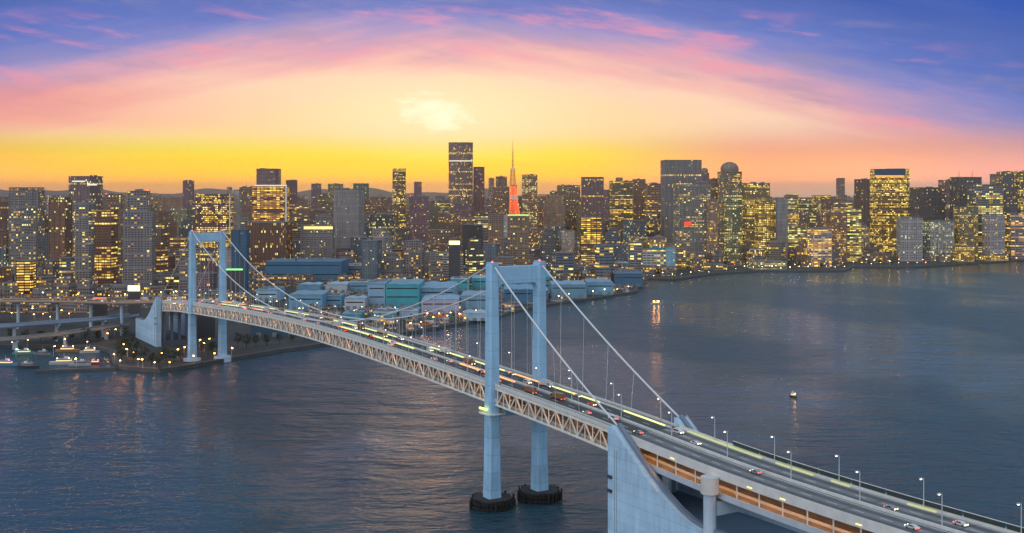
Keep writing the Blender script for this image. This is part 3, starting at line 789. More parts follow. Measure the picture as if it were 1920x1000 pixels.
# ------------------------------------------------------------------ left elevated roads
def elevated(pts, w_, name, label, m, parap, pier_step=60, cat='elevated road', th=2.2):
    P3 = [Vector(p) for p in pts]
    # resample with Catmull-Rom
    out = []
    for k in range(len(P3)-1):
        p0, p1, p2, p3 = P3[max(k-1, 0)], P3[k], P3[k+1], P3[min(k+2, len(P3)-1)]
        for j in range(8):
            u = j/8.0
            out.append(.5*((2*p1)+(p2-p0)*u+(2*p0-5*p1+4*p2-p3)*u*u+(3*p1-p0-3*p2+p3)*u**3))
    out.append(P3[-1])
    c = out[len(out)//2]; e = empty(name, (c.x, c.y, 0), 0, label, cat)
    def sweep(o0, o1, z0, z1, nm, mm):
        mb = MB()
        for k, p in enumerate(out):
            d_ = (out[min(k+1, len(out)-1)]-out[max(k-1, 0)]); d_.z = 0; d_.normalize(); nn_ = Vector((d_.y, -d_.x, 0))
            q = p-Vector((c.x, c.y, 0))
            for o, z in ((o0, z0), (o1, z0), (o1, z1), (o0, z1)): mb.v.append(tuple(q+nn_*o+Vector((0, 0, z))))
        for k in range(len(out)-1):
            for j in range(4): mb.face([4*k+j, 4*k+4+j, 4*k+4+(j+1) % 4, 4*k+(j+1) % 4])
        i = 4*(len(out)-1); mb.face([0, 1, 2, 3]); mb.face([i+3, i+2, i+1, i])
        return mb.build(nm, mm, e)
    sweep(-w_/2, w_/2, -.5, 0, 'road_surface', road_m)
    sweep(-w_/2+1.5, w_/2-1.5, -th, -.51, 'box_girder', m)
    sweep(-w_/2-.3, -w_/2, -1.0, 1.3, 'parapet', parap); sweep(w_/2, w_/2+.3, -1.0, 1.3, 'parapet', parap)
    acc = 0
    for k in range(1, len(out)-1):
        acc += (out[k]-out[k-1]).length
        if acc > pier_step:
            acc = 0; p = out[k]-Vector((c.x, c.y, 0)); zt = out[k].z-th+.0
            d_ = (out[k+1]-out[k-1]); d_.z = 0; d_.normalize(); nn_ = Vector((d_.y, -d_.x, 0))
            mb = MB(); mb.tube([(p.x, p.y, 1), (p.x, p.y, zt-1.6)], 1.7, 10)
            a, b_ = p+nn_*(w_/2-1.2), p-nn_*(w_/2-1.2)
            mb.beam((a.x, a.y, zt-.85), (b_.x, b_.y, zt-.85), 2.6, 1.6); mb.build('pier', conc_m, e)
    return e, out
pgrey = mat('grey_parapet', (.30, .28, .26), .7, noise=.3, nscale=.1)
pblue = mat('bluish_parapet', (.28, .36, .46), .7, noise=.2, nscale=.1)
def pt(x, y, Y): return (wx(x, Y), Y, wz(y, Y))
jn = B(-685.5, 0); jn2 = B(-720, 0)
_, hw1 = elevated([tuple(jn), tuple(jn2), pt(228, 566, 1255), pt(150, 564, 1310), pt(60, 563, 1350), pt(-60, 563, 1390), pt(-260, 562, 1440)], 24, 'elevated_highway',
          'brownish upper highway sweeping left from the far anchor block', mat('brown_girder', (.30, .22, .16), .7, noise=.2), mat('brown_parapet', (.36, .27, .20), .7, noise=.2), 55)
elevated([pt(-200, 622, 1120), pt(0, 611, 1150), pt(70, 606, 1190), pt(140, 601, 1225), pt(200, 596, 1250), pt(252, 590, 1285)], 15, 'elevated_loop_road', 'pale blue looping ramp curving below the upper highway at left', pblue, pblue, 50)
elevated([pt(-200, 644, 1090), pt(0, 636, 1130), pt(90, 628, 1165), pt(170, 617, 1205), pt(235, 607, 1255)], 12, 'elevated_ramp', 'dark grey lower ramp running under the loop road at left', pgrey, pgrey, 50)

rv2 = random.Random(12)
hc = 0
for k in range(2, len(hw1)-4, 2):
    for sgn in (-1, 1):
        if rv2.random() < .45: continue
        a, b_ = hw1[k], hw1[k+1]; d_ = (b_-a); d_.z = 0; d_.normalize(); nn_ = Vector((d_.y, -d_.x, 0)); p = a+d_*rv2.uniform(0, 12)+nn_*sgn*5.5
        pr_ = rv2.choice([q for q in protos if q[2] and q[1][0] != 'bus']); o = copy_tree(pr_[0]); hc += 1
        o.location = (p.x, p.y, a.z+(b_.z-a.z)*.3+.05); o.rotation_euler = (0, 0, atan2(d_.y, d_.x)+(0 if sgn > 0 else pi))
        tag(o, '%s %s on the brownish upper highway, %s out from the anchor block' % (pr_[1][2], pr_[1][0], ordn(hc)), pr_[1][0], 'vehicles on the left highway')

# ------------------------------------------------------------------ buildings
NBLD = [0]
def rect(w_, d_): return [(-w_/2, -d_/2), (w_/2, -d_/2), (w_/2, d_/2), (-w_/2, d_/2)]
def chamf(w_, d_, c): return [(-w_/2+c, -d_/2), (w_/2-c, -d_/2), (w_/2, -d_/2+c), (w_/2, d_/2-c), (w_/2-c, d_/2), (-w_/2+c, d_/2), (-w_/2, d_/2-c), (-w_/2, -d_/2+c)]
def rounded(w_, d_, n=20, p=3.2):
    out = []
    for j in range(n):
        a = 2*pi*j/n-pi/2-pi/n; ca, sa = cos(a), sin(a)
        out.append((w_/2*math.copysign(abs(ca)**(2/p), ca), d_/2*math.copysign(abs(sa)**(2/p), sa)))
    return out
def scale(pts, k): return [(x*k, y*k) for x, y in pts]
def bld(name, label, cat, x0, x1, yt, Y, col, lit=.2, style='grid', roof='plant', shape='rect', rot=None, depth=.8, group=None, ribs=True, z0=3.0, rmat=None, rs=None):
    r = rs or random
    W = (x1-x0)*Y/F; rot = r.uniform(-.45, .45) if rot is None else rot
    wd = W/(cos(rot)+depth*abs(sin(rot))); dp = wd*depth
    col = (min(.7, col[0]*1.12), col[1]*1.03, col[2]*.98)
    ht = wz(yt, Y)-z0; cx = wx((x0+x1)/2, Y); cy = Y+dp*.5
    cx *= cy/Y
    e = empty(name, (cx, cy, z0), rot, label, cat, group); NBLD[0] += 1
    extra = {'plant': 3.5, 'frame': 5, 'dome': 0, 'mast': 3, 'flat': 0, 'step': 0, 'round': 0, 'lights': 2.5}.get(roof, 0)
    body = max(6, ht-extra-.9)
    fp = rect(wd, dp) if shape == 'rect' else chamf(wd, dp, wd*.14) if shape == 'chamf' else rounded(wd, dp)
    mb = MB(); u0 = r.uniform(0, 400)
    if roof == 'step' and ht > 30:
        h1 = body*r.uniform(.72, .86)
        mb.prism(fp, 0, h1, True, True, u0=u0); top = scale(fp, .72)
        mb.prism(top, h1, body, True, True, u0=u0+77); tp = top
    else:
        mb.prism(fp, 0, body, True, True, u0=u0); tp = fp
    if ribs and shape == 'rect':
        n = max(2, int(wd/9)); pw = min(1.2, wd*.03)
        hb = h1 if roof == 'step' and ht > 30 else body
        for k in range(n+1):
            xx = -wd/2+wd*k/n
            mb.box(xx-pw/2, xx+pw/2, -dp/2-.55, -dp/2-.003, 0, hb)
        for xs in (-1, 1):
            mm_ = max(2, int(dp/9))
            for k in range(mm_+1):
                yy = -dp/2+dp*k/mm_
                a_, b_ = xs*(wd/2+.003), xs*(wd/2+.5)
                mb.box(min(a_, b_), max(a_, b_), yy-pw/2, yy+pw/2, 0, hb)
    o = mb.build('facade', FM[style], e); o.color = (*col, lit)
    rf = MB(); k_ = 1+1.4/max(wd, 6)
    rf.prism(scale(tp, k_), body, body+.9, True)
    rf.face([len(rf.v)-2*len(tp)+j for j in range(len(tp))][::-1])
    ro = rf.build('roof', rmat or roof_m, e)
    tw_ = wd*(.72 if roof == 'step' else 1); td = dp*(.72 if roof == 'step' else 1)
    zt = body+.9
    if roof in ('plant', 'mast', 'lights', 'frame', 'step'):
        pm = MB()
        for _ in range(r.choice((1, 2, 2, 3))):
            a = r.uniform(-.28, .28)*tw_; b_ = r.uniform(-.28, .28)*td; pw = tw_*r.uniform(.12, .3); pd = td*r.uniform(.1, .24)
            pm.box(a-pw/2, a+pw/2, b_-pd/2, b_+pd/2, zt, zt+r.uniform(.5, 1)*max(3, extra*.9))
        pm.build('rooftop_plant', plant_m, e)
    if roof == 'frame':
        fm = MB(); q = scale(rect(wd, dp), .98); n = 4
        for j in range(4):
            a, b_ = Vector(q[j]), Vector(q[(j+1) % 4])
            fm.beam((a.x, a.y, zt+4.6), (b_.x, b_.y, zt+4.6), 1.6, 1.6)
            for k in range(6):
                c = a+(b_-a)*k/6; fm.box(c.x-.5, c.x+.5, c.y-.5, c.y+.5, zt, zt+4)
        fm.build('crown_frame', mat('crown_brown', (.14, .08, .05), .7), e)
    if roof in ('mast', 'masts'):
        for k in range(1 if roof == 'mast' else 2):
            mm_ = MB(); x_ = r.uniform(-.3, .3)*wd if roof == 'mast' else (-.3+.6*k)*wd
            mm_.tube([(x_, 0, zt), (x_, 0, zt+18)], [.7, .25], 5); mm_.build('mast', mat('mast_paint', (.35, .12, .08), .6), e)
    if roof == 'dome':
        dm = MB(); R = wd*.40; n, mrows = 20, 7
        for a in range(mrows+1):
            t_ = pi/2*a/mrows
            for b_ in range(n): dm.v.append((R*cos(t_)*cos(2*pi*b_/n), R*cos(t_)*sin(2*pi*b_/n), zt+6+R*.8*sin(t_)))
        for a in range(mrows):
            for b_ in range(n): dm.face([a*n+b_, a*n+(b_+1) % n, (a+1)*n+(b_+1) % n, (a+1)*n+b_])
        i = len(dm.v)
        dm.prism([(R*cos(2*pi*b_/n), R*sin(2*pi*b_/n)) for b_ in range(n)], zt, zt+6, False)
        dm.build('dome', mat('dome_copper', (.20, .15, .11), .5, noise=.3), e, True)
        for b_ in range(0, n, 2):
            rb = MB(); a = 2*pi*b_/n
            rb.tube([(R*1.02*cos(t_)*cos(a), R*1.02*cos(t_)*sin(a), zt+6+R*.82*sin(t_)) for t_ in [pi/2*q/7 for q in range(8)]], .5, 4); rb.build('dome_rib', mat('rib_tan', (.4, .3, .22), .6), e)
    if roof == 'lights' or (ht > 150 and r.random() < .4):
        for sx in ((-1, 1) if roof == 'lights' else (r.choice((-1, 1)),)):
            bb = MB(); bb.sphere((sx*tw_*.45, -td*.45, zt+.8), .8, 6, 4); bb.build('beacon', red_l, e)
    return e

BR = (.23, .155, .11); GR = (.20, .20, .21); DG = (.11, .11, .12); PU = (.20, .13, .155); LG = (.36, .36, .37); TN = (.30, .23, .17); OL = (.20, .19, .11); BL = (.06, .13, .20); RB = (.20, .10, .06); BT = (.11, .16, .20)
cn = {BR: 'brown', GR: 'grey', DG: 'dark grey', PU: 'purplish', LG: 'pale grey', TN: 'tan', OL: 'olive', RB: 'rust-brown', BT: 'blue-grey'}
hero = [
 # name, label, x0,x1,ytop,Y,col,lit,style,roof,shape,rot
 ('apartment_tower', 'dark apartment tower with open framed crown near the left edge', 23, 78, 352, 1950, GR, .18, 'grid', 'frame', 'rect', .1),
 ('office_tower', 'tall purplish tower with glowing white slots below its flat top', 132, 190, 328, 2300, PU, .10, 'fin', 'lights', 'chamf', -.1),
 ('apartment_tower', 'brown narrow tower just right of the white-slotted tower', 198, 229, 361, 2150, BR, .15, 'grid', 'plant', 'rect', .2),
 ('apartment_tower', 'tall grey twin-slab apartment tower ending the left cluster', 233, 290, 358, 1720, GR, .10, 'grid', 'step', 'rect', .15),
 ('apartment_tower', 'dark tower with reddish lit columns left of the white-slotted tower', 96, 131, 366, 1850, RB, .26, 'grid', 'plant', 'rect', -.15),
 ('apartment_tower', 'grey tower in front of the white-slotted tower, green-lit column', 140, 176, 372, 1700, GR, .22, 'grid', 'plant', 'chamf', .1),
 ('apartment_tower', 'rust brown tower with horizontal lit balconies before the brown narrow tower', 178, 216, 394, 1800, RB, .30, 'band', 'flat', 'rect', -.1),
 ('apartment_tower', 'stocky grey tower at the foot of the framed-crown tower', 38, 70, 386, 1700, GR, .2, 'grid', 'plant', 'rect', .3),
 ('office_tower', 'slim pinkish tower standing alone on the horizon left of the bridge tower', 345, 362, 337, 4600, PU, .05, 'fin', 'plant', 'rect', 0),
 ('office_tower', 'dark topped tower with dense yellow windows behind the far bridge tower', 373, 432, 364, 2300, (.13, .07, .08), .75, 'gold', 'flat', 'rect', 0),
 ('apartment_tower', 'pale narrow slab touching the yellow-windowed tower on its right', 433, 449, 356, 2350, LG, .03, 'flat', 'flat', 'rect', 0),
 ('office_tower', 'brown tower with pointed plant room right of the pale narrow slab', 450, 478, 349, 3300, BR, .08, 'grid', 'mast', 'rect', .1),
 ('office_tower', 'tall brown-violet tower rising behind the wide white-rimmed tower', 483, 525, 315, 4000, (.22, .16, .17), .05, 'band', 'lights', 'chamf', 0),
 ('office_tower', 'wide dark tower with a white top rim and yellow lower floors', 478, 538, 349, 2750, (.15, .08, .08), .55, 'band', 'flat', 'rect', 0),
 ('office_tower', 'violet block-topped tower just right of the white-rimmed tower', 538, 556, 336, 4200, PU, .04, 'fin', 'plant', 'rect', 0),
 ('office_tower', 'small pink-brown tower alone between white-rimmed tower and grey slab', 585, 601, 343, 5000, PU, .03, 'fin', 'plant', 'rect', 0),
 ('office_tower', 'greenish stepped tower with antenna left of the wide grey slab', 609, 650, 345, 4300, OL, .1, 'grid', 'step', 'rect', .1),
 ('apartment_tower', 'wide plain grey slab tower with blank front, mid skyline', 626, 683, 352, 2700, (.23, .235, .24), .02, 'flat', 'plant', 'chamf', .05),
 ('office_tower', 'greenish topped tower peeking over the wide grey slab', 664, 690, 344, 4500, (.13, .18, .15), .06, 'grid', 'flat', 'rect', 0),
 ('office_tower', 'slim brown tower with a yellow-lit lower half', 736, 761, 316, 3500, (.17, .12, .08), .40, 'gold', 'flat', 'round', 0),
 ('office_tower', 'dark purple block with a wide flat roof right of the slim yellow-lit tower', 766, 806, 366, 3000, PU, .07, 'grid', 'plant', 'rect', .1),
 ('office_tower', 'pink narrow far tower behind the dark purple block', 777, 790, 341, 5200, PU, .04, 'fin', 'flat', 'rect', 0),
 ('skyscraper', 'tallest skyscraper with rounded corners and a bright line near its top', 841, 887, 267, 3560, (.28, .20, .17), .10, 'fin', 'flat', 'round', 0),
 ('office_tower', 'slim violet tower hugging the right side of the tallest skyscraper', 888, 908, 313, 3700, (.24, .16, .19), .06, 'fin', 'flat', 'rect', 0),
 ('office_tower', 'brown stepped tower just left of the red lattice tower', 925, 955, 331, 3500, BR, .12, 'grid', 'step', 'rect', .1),
 ('office_tower', 'orange-lit narrow tower right of the red lattice tower', 979, 1007, 326, 3400, (.28, .15, .09), .45, 'grid', 'lights', 'rect', 0),
 ('office_tower', 'broad brown tower with red roof lights left of the purple-brown tower', 1045, 1087, 346, 3700, BR, .12, 'grid', 'lights', 'rect', .1),
 ('office_tower', 'purple-brown flat-topped tower in the centre right skyline', 1089, 1133, 332, 3100, (.20, .13, .13), .05, 'fin', 'flat', 'rect', -.1),
 ('office_tower', 'olive tower with long lit rows right of the purple-brown tower', 1144, 1186, 337, 3300, OL, .22, 'band', 'plant', 'rect', .1),
 ('office_tower', 'brown tower with flat cap between olive tower and massive grey tower', 1187, 1209, 334, 3400, BR, .1, 'grid', 'plant', 'rect', 0),
 ('office_tower', 'low yellowish tower touching the left of the massive grey tower', 1210, 1240, 342, 3200, TN, .2, 'band', 'plant', 'rect', .1),
 ('office_tower', 'massive grey tower with vertical ribs, tallest on the right side', 1242, 1311, 300, 2950, (.24, .25, .26), .03, 'fin', 'flat', 'rect', 0),
 ('office_tower', 'grey tower with green-lit windows in front of the massive grey tower', 1266, 1329, 339, 2500, (.20, .21, .20), .26, 'grid', 'plant', 'rect', .05),
 ('office_tower', 'small tower with a lit round cap right behind the massive grey tower', 1313, 1329, 324, 3300, PU, .1, 'grid', 'dome', 'chamf', 0),
 ('office_tower', 'tower crowned by a ribbed dome', 1347, 1389, 322, 2700, (.19, .18, .13), .30, 'grid', 'dome', 'chamf', 0),
 ('office_tower', 'brown shoulder block left of the domed tower', 1331, 1350, 333, 2760, BR, .2, 'grid', 'lights', 'rect', 0),
 ('office_tower', 'yellow-lit broad tower right of the domed tower', 1392, 1440, 341, 3000, (.26, .21, .10), .42, 'gold', 'plant', 'rect', .1),
 ('office_tower', 'short yellow office with blazing windows below the broad yellow tower', 1418, 1455, 376, 2600, (.28, .22, .08), .85, 'gold', 'flat', 'rect', 0),
 ('apartment_tower', 'plain slim grey slab right of the blazing yellow office', 1456, 1475, 371, 2560, (.24, .25, .26), .01, 'flat', 'flat', 'rect', 0),
 ('office_tower', 'brown and grey tower left of the golden-lit tower', 1604, 1633, 334, 3300, (.19, .13, .10), .04, 'fin', 'plant', 'rect', .25),
 ('office_tower', 'golden-lit tall tower with dark blue top', 1636, 1700, 315, 2900, (.20, .13, .04), .62, 'gold', 'lights', 'chamf', 0),
 ('office_tower', 'broad dark grey tower right of the golden-lit tower', 1711, 1766, 349, 2850, DG, .08, 'grid', 'plant', 'rect', .2),
 ('office_tower', 'purple tower with a lit crown beside the broad dark grey tower', 1763, 1786, 336, 3100, PU, .18, 'grid', 'lights', 'rect', 0),
 ('office_tower', 'dark tower carrying two roof masts near the right edge', 1787, 1834, 332, 2800, DG, .10, 'grid', 'masts', 'rect', .1),
 ('office_tower', 'dark block with stacked plant rooms, second from the right edge', 1866, 1904, 322, 2850, DG, .12, 'grid', 'step', 'rect', -.1),
 ('office_tower', 'tall tower cut by the right edge, yellow-lit side', 1904, 1945, 318, 2900, (.2, .17, .1), .35, 'band', 'plant', 'rect', 0),
 ('office_tower', 'long grey block linking the masted tower to the stacked one', 1822, 1872, 346, 2700, GR, .35, 'band', 'flat', 'rect', 0),
 ('apartment_tower', 'pale grey waterfront tower below the broad dark grey tower', 1684, 1726, 405, 2620, (.34, .35, .36), .08, 'grid', 'plant', 'rect', -.1),
 ('apartment_tower', 'pale grey-green waterfront tower with lit panels, second in its pair', 1731, 1783, 412, 2640, (.30, .33, .31), .22, 'grid', 'plant', 'rect', .15),
 ('office_tower', 'olive lit tower below the masted tower on the right', 1793, 1828, 388, 2660, OL, .40, 'grid', 'flat', 'rect', 0),
 ('apartment_tower', 'pale slab with blank side at the right waterfront', 1846, 1880, 402, 2640, LG, .14, 'grid', 'flat', 'rect', .2),
 ('apartment_tower', 'pale striped block cut by the right edge near the water', 1888, 1930, 400, 2700, (.3, .29, .33), .3, 'band', 'flat', 'rect', 0),
 ('apartment_tower', 'brown waterfront tower with dense windows left of the golden-lit tower', 1552, 1584, 396, 2560, (.27, .17, .11), .35, 'grid', 'plant', 'rect', .1),
 ('office_tower', 'green-lit waterfront tower beside the brown dense-windowed one', 1585, 1612, 392, 2600, (.2, .22, .14), .45, 'band', 'flat', 'rect', 0),
 ('office_tower', 'red-brown block with lit crown slots under the white-rimmed tower', 466, 542, 417, 2250, (.18, .09, .06), .10, 'fin', 'flat', 'rect', 0),
 ('office_building', 'broad low block whose top floor glows yellow, under the wide grey slab', 566, 626, 424, 2300, GR, .10, 'grid', 'flat', 'rect', .05),
 ('office_tower', 'square black block standing below the tallest skyscraper', 868, 904, 421, 2300, (.045, .045, .05), .02, 'flat', 'flat', 'rect', 0),
 ('apartment_tower', 'brown twin tower with pale frame, left one of the pair below the lattice tower', 916, 944, 401, 2150, (.25, .16, .11), .12, 'grid', 'flat', 'rect', 0),
 ('apartment_tower', 'brown twin tower with green-lit roof line, right one of the pair', 952, 991, 403, 2150, (.22, .17, .12), .12, 'grid', 'lights', 'rect', 0),
 ('office_tower', 'dark office with rows of green-white windows right of the twin towers', 1088, 1127, 405, 2350, (.07, .08, .05), .65, 'band', 'plant', 'rect', 0),
 ('office_tower', 'dark blue glass tower directly behind the far bridge tower', 437, 465, 430, 1690, (.03, .10, .19), .02, 'flat', 'flat', 'rect', 0),
 ('office_building', 'black office with white glowing floor lines at the left waterfront', 34, 64, 489, 1600, (.03, .03, .03), .75, 'band', 'flat', 'rect', .1),
 ('office_tower', 'slender green-lit column tower below the domed tower', 1358, 1391, 366, 2450, (.16, .18, .10), .42, 'grid', 'flat', 'round', 0),
 ('office_building', 'brown mid tower between grey green-lit tower and slender column tower', 1328, 1344, 372, 2480, TN, .3, 'grid', 'plant', 'rect', 0),
 ('apartment_tower', 'dark grey riverside tower under the wide white-rimmed tower group', 590, 622, 400, 2600, GR, .1, 'grid', 'plant', 'rect', .2),
]
hobj = {}
for h in hero:
    nm, lab, x0, x1, yt, Y, col, lit, stl, rf, shp, rot = h
    cat = {'apartment_tower': 'apartment tower', 'office_tower': 'office tower', 'skyscraper': 'skyscraper', 'office_building': 'office building'}[nm]
    e = bld(nm, lab, cat, x0, x1, yt, Y, col, lit, stl, rf, shp, rot)
    hobj[lab] = e
def hero_e(sub): return [e for l, e in hobj.items() if sub in l][0]
def addband(sub, x0, x1, y0, y1, Y, m, name, dep=1.0):
    """thin lit band fixed to the front of a hero building"""
    e = hero_e(sub); mb = MB()
    X0, X1, Z0, Z1 = wx(x0, Y), wx(x1, Y), wz(y1, Y), wz(y0, Y)
    mb.box(X0, X1, Y-dep-.6, Y-.62, Z0, Z1)
    o = mb.build(name, m, e)
    e_m = Matrix.LocRotScale(e.location, e.rotation_euler, None); o.matrix_parent_inverse = e_m.inverted()
    return o
wl_m = mat('white_light_strip', (.8, .8, .7), .4, emit=(1, .80, .5), es=.6)
yl_m = mat('yellow_light_strip', (.8, .7, .3), .4, emit=(1, .72, .18), es=1.3)
gl_m = mat('green_light_strip', (.6, .8, .3), .4, emit=(.65, .9, .22), es=.55)
wh_m = mat('white_trim', (.75, .72, .68), .5)
addband('white-rimmed' if False else 'a white top rim', 478, 538, 347, 349, 2750, wl_m, 'roof_rim')
addband('a white top rim', 535, 538, 349, 416, 2750, wh_m, 'edge_trim')
addband('dark topped tower', 430, 432, 364, 440, 2300, wh_m, 'edge_trim')
addband('tallest skyscraper with', 842, 886, 301, 303, 3555, wl_m, 'lit_ledge')
addband('top floor glows', 570, 624, 425, 430, 2298, yl_m, 'lit_top_floor')
addband('white slots', 136, 160, 339, 341.5, 2296, wl_m, 'lit_slot'); addband('white slots', 164, 182, 345, 348, 2296, wl_m, 'lit_slot')
addband('right one of the pair', 952, 991, 402, 405, 2146, gl_m, 'roof_light')
addband('golden-lit tall', 1640, 1697, 318, 328, 2895, mat('dark_blue_band', (.03, .08, .14), .4), 'top_band', 1.6)
addband('golden-lit tall', 1642, 1695, 329, 333, 2895, mat('amber_strip', (.8, .4, .1), .4, emit=(1, .32, .06), es=.9), 'amber_band')
addband('grey tower with green-lit', 1283, 1296, 416, 423, 2497, mat('red_sign', (.6, .05, .03), .4, emit=(1, .06, .04), es=1.0), 'red_sign')

# red lattice tower
def lattice_tower():
    Y0 = 3620; X0 = wx(961.5, Y0)
    e = empty('lattice_tower', (X0, Y0, 3), radians(20), 'red lattice broadcasting tower glowing orange, with slim antenna above the city', 'broadcasting tower')
    glow_m = mat('floodlit_red_steel', (.6, .08, .03), .5, emit=(1, .10, .015), es=2.2)  # floodlighting on the steel put into its own emission
    gl0 = 0
    dim_m = mat('antenna_steel', (.45, .22, .08), .5, emit=(1, .35, .08), es=.25)  # weaker amber floodlighting, also put into the emission
    def hw(z): return 42*math.exp(-z/88.0)+2.2
    for sx in (-1, 1):
        for sy in (-1, 1):
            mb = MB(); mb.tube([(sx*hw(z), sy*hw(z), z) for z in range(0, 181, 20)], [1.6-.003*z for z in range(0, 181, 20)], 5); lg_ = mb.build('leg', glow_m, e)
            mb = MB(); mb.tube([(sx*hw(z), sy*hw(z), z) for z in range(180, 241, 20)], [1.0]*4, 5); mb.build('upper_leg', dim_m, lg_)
    br_ = MB(); bu_ = MB(); bl_ = br_
    zs = [0, 30, 55, 78, 98, 116, 132, 150, 165, 180, 195, 210, 225, 240]
    for a, b_ in zip(zs, zs[1:]):
        br_ = bl_ if a < 179 else bu_
        for k in range(4):
            c = [(-1, -1), (1, -1), (1, 1), (-1, 1)]; p, q = c[k], c[(k+1) % 4]
            ha, hb = hw(a), hw(b_)
            br_.beam((p[0]*ha, p[1]*ha, a), (q[0]*hb, q[1]*hb, b_), .8, .8); br_.beam((q[0]*ha, q[1]*ha, a), (p[0]*hb, p[1]*hb, b_), .8, .8)
            br_.beam((p[0]*hb, p[1]*hb, b_), (q[0]*hb, q[1]*hb, b_), .9, .9)
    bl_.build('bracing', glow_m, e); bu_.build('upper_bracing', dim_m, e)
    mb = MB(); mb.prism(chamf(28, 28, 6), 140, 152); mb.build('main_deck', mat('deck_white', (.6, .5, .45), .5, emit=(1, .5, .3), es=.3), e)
    mb = MB(); mb.prism(chamf(15, 15, 4), 232, 240); mb.build('top_deck', mat('deck_white', (.6, .5, .45), .5), e)
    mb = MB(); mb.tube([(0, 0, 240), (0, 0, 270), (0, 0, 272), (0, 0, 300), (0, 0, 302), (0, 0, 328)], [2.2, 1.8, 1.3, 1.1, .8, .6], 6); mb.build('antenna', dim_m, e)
    for z, s_ in ((250, 4.5), (262, 4), (276, 3), (288, 3)):
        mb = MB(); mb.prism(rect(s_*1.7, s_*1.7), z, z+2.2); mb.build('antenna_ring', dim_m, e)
lattice_tower()

# ------------------------------------------------------------------ dockside sheds and special waterfront buildings
def shed(name, label, x0, x1, yt, yb, colw, colr, depth_m, rot=0.0, roof='ridge', cat='warehouse', lit=0.0, stripes=None):
    Y = F*(H-3)/(yb-HY); W = (x1-x0)*Y/F; ht = wz(yt, Y)-3
    # the roof top row as seen lies at the near eave; depth goes back
    e = empty(name, (wx((x0+x1)/2, Y)+0, Y+depth_m/2, 3), rot, label, cat, 'dockside sheds')
    wm = mat('shed_wall_%d_%d_%d' % tuple(int(c*100) for c in colw), colw, .65, noise=.25, nscale=.05); rm = mat('shed_roof_%d_%d_%d' % tuple(int(c*100) for c in colr), colr, .6, noise=.3, nscale=.04)
    w2, d2 = W/2, depth_m/2
    mb = MB(); mb.prism(rect(W, depth_m), 0, ht, True); mb.build('wall', wm, e)
    if roof == 'ridge':
        n = max(2, int(W/17)); rb = MB(); bw = W/n
        for k in range(n):
            a = -w2+k*bw; mb_ = rb
            i = len(mb_.v); rr = 1.7
            mb_.v += [(a, -d2-.6, ht), (a+bw/2, -d2-.6, ht+rr), (a+bw, -d2-.6, ht), (a, d2+.6, ht), (a+bw/2, d2+.6, ht+rr), (a+bw, d2+.6, ht)]
            mb_.face([i, i+1, i+4, i+3]); mb_.face([i+1, i+2, i+5, i+4]); mb_.face([i, i+2, i+1]); mb_.face([i+3, i+4, i+5])
        rb.build('roof', rm, e)
    else:
        rb = MB(); rb.prism(rect(W+1.2, depth_m+1.2), ht, ht+1.3); rb.build('roof', rm, e)
        pm = MB(); rr_ = random.Random(int(x0))
        for k in range(6):
            a, b_ = rr_.uniform(-.42, .42)*W, rr_.uniform(-.35, .35)*depth_m; s_ = rr_.uniform(2.5, 5)
            pm.box(a-s_, a+s_, b_-s_*.6, b_+s_*.6, ht+1.3, ht+1.3+rr_.uniform(1.2, 3))
        pm.build('roof_unit', plant_m, e)
    n = max(3, int(W/14))
    for k in range(min(n, 14)):
        a = -w2+(k+.5)*W/min(n, 14)
        dmb = MB(); dmb.box(a-2.6, a+2.6, -d2-.15, -d2-.003, .1, min(5.5, ht*.4)); dmb.build('loading_door', mat('roller_door', (.16, .19, .22), .6), e)
    if ht > 14:
        wb = MB()
        for z in ((int(ht)-6,) if ht < 24 else (int(ht*.45), int(ht)-6)): wb.box(-w2+2, w2-2, -d2-.12, -d2-.003, z, z+1.5)
        wb.build('window_strip', glass_m, e)
    return e
DB = (.05, .15, .25); MBl = (.14, .31, .43); TE = (.05, .33, .38); PB = (.30, .44, .55)
shed('warehouse', 'large dark blue warehouse with flat top behind the main span', 497, 640, 492, 534, DB, (.07, .16, .24), 90, roof='flat')
mb = MB(); Ym = 1960; mb.tube([(wx(555, Ym), Ym, 3), (wx(555, Ym), Ym, wz(481, Ym))], [1.8, 1.0], 8); 
e = empty('chimney', (wx(555, Ym), Ym, 3), 0, 'dark blue chimney stack in front of the large dark blue warehouse', 'chimney')
o = mb.build('stack', mat('stack_blue', (.02, .06, .12), .7), e); o.matrix_parent_inverse = Matrix.Translation((-wx(555, Ym), -Ym, -3))
shed('warehouse', 'light blue warehouse block left of the teal sheds', 690, 722, 533, 577, (.22, .36, .47), (.16, .28, .38), 80, roof='flat')
shed('warehouse', 'teal warehouse in the middle of the dock row', 723, 786, 534, 577, TE, (.14, .30, .38), 95)
shed('warehouse', 'blue warehouse with pale ridges right of the teal one', 787, 852, 541, 575, MBl, (.18, .33, .44), 110)
shed('warehouse', 'low pale violet shed on the quay left of the near bridge tower', 790, 860, 562, 590, (.34, .37, .48), (.22, .36, .46), 60)
shed('warehouse', 'low blue shed touching the near bridge tower on its left', 864, 914, 555, 585, MBl, (.20, .33, .43), 70)
shed('warehouse', 'blue shed seen through the near bridge tower', 945, 1000, 543, 570, DB, MBl, 80)
shed('warehouse', 'long teal roofed shed behind the near tower crossbeam', 930, 1032, 520, 548, (.10, .24, .30), TE, 100)
shed('warehouse', 'long pale blue pier shed right of the near bridge tower', 1034, 1100, 534, 560, (.13, .27, .36), (.20, .34, .44), 70)
shed('warehouse', 'blue pier shed with gabled roofs at the pier root', 1101, 1150, 530, 553, MBl, (.18, .30, .40), 70)
shed('warehouse', 'dark blue shed at the outer end of the pier row', 1152, 1205, 514, 538, (.05, .13, .21), (.08, .17, .26), 90, roof='flat')
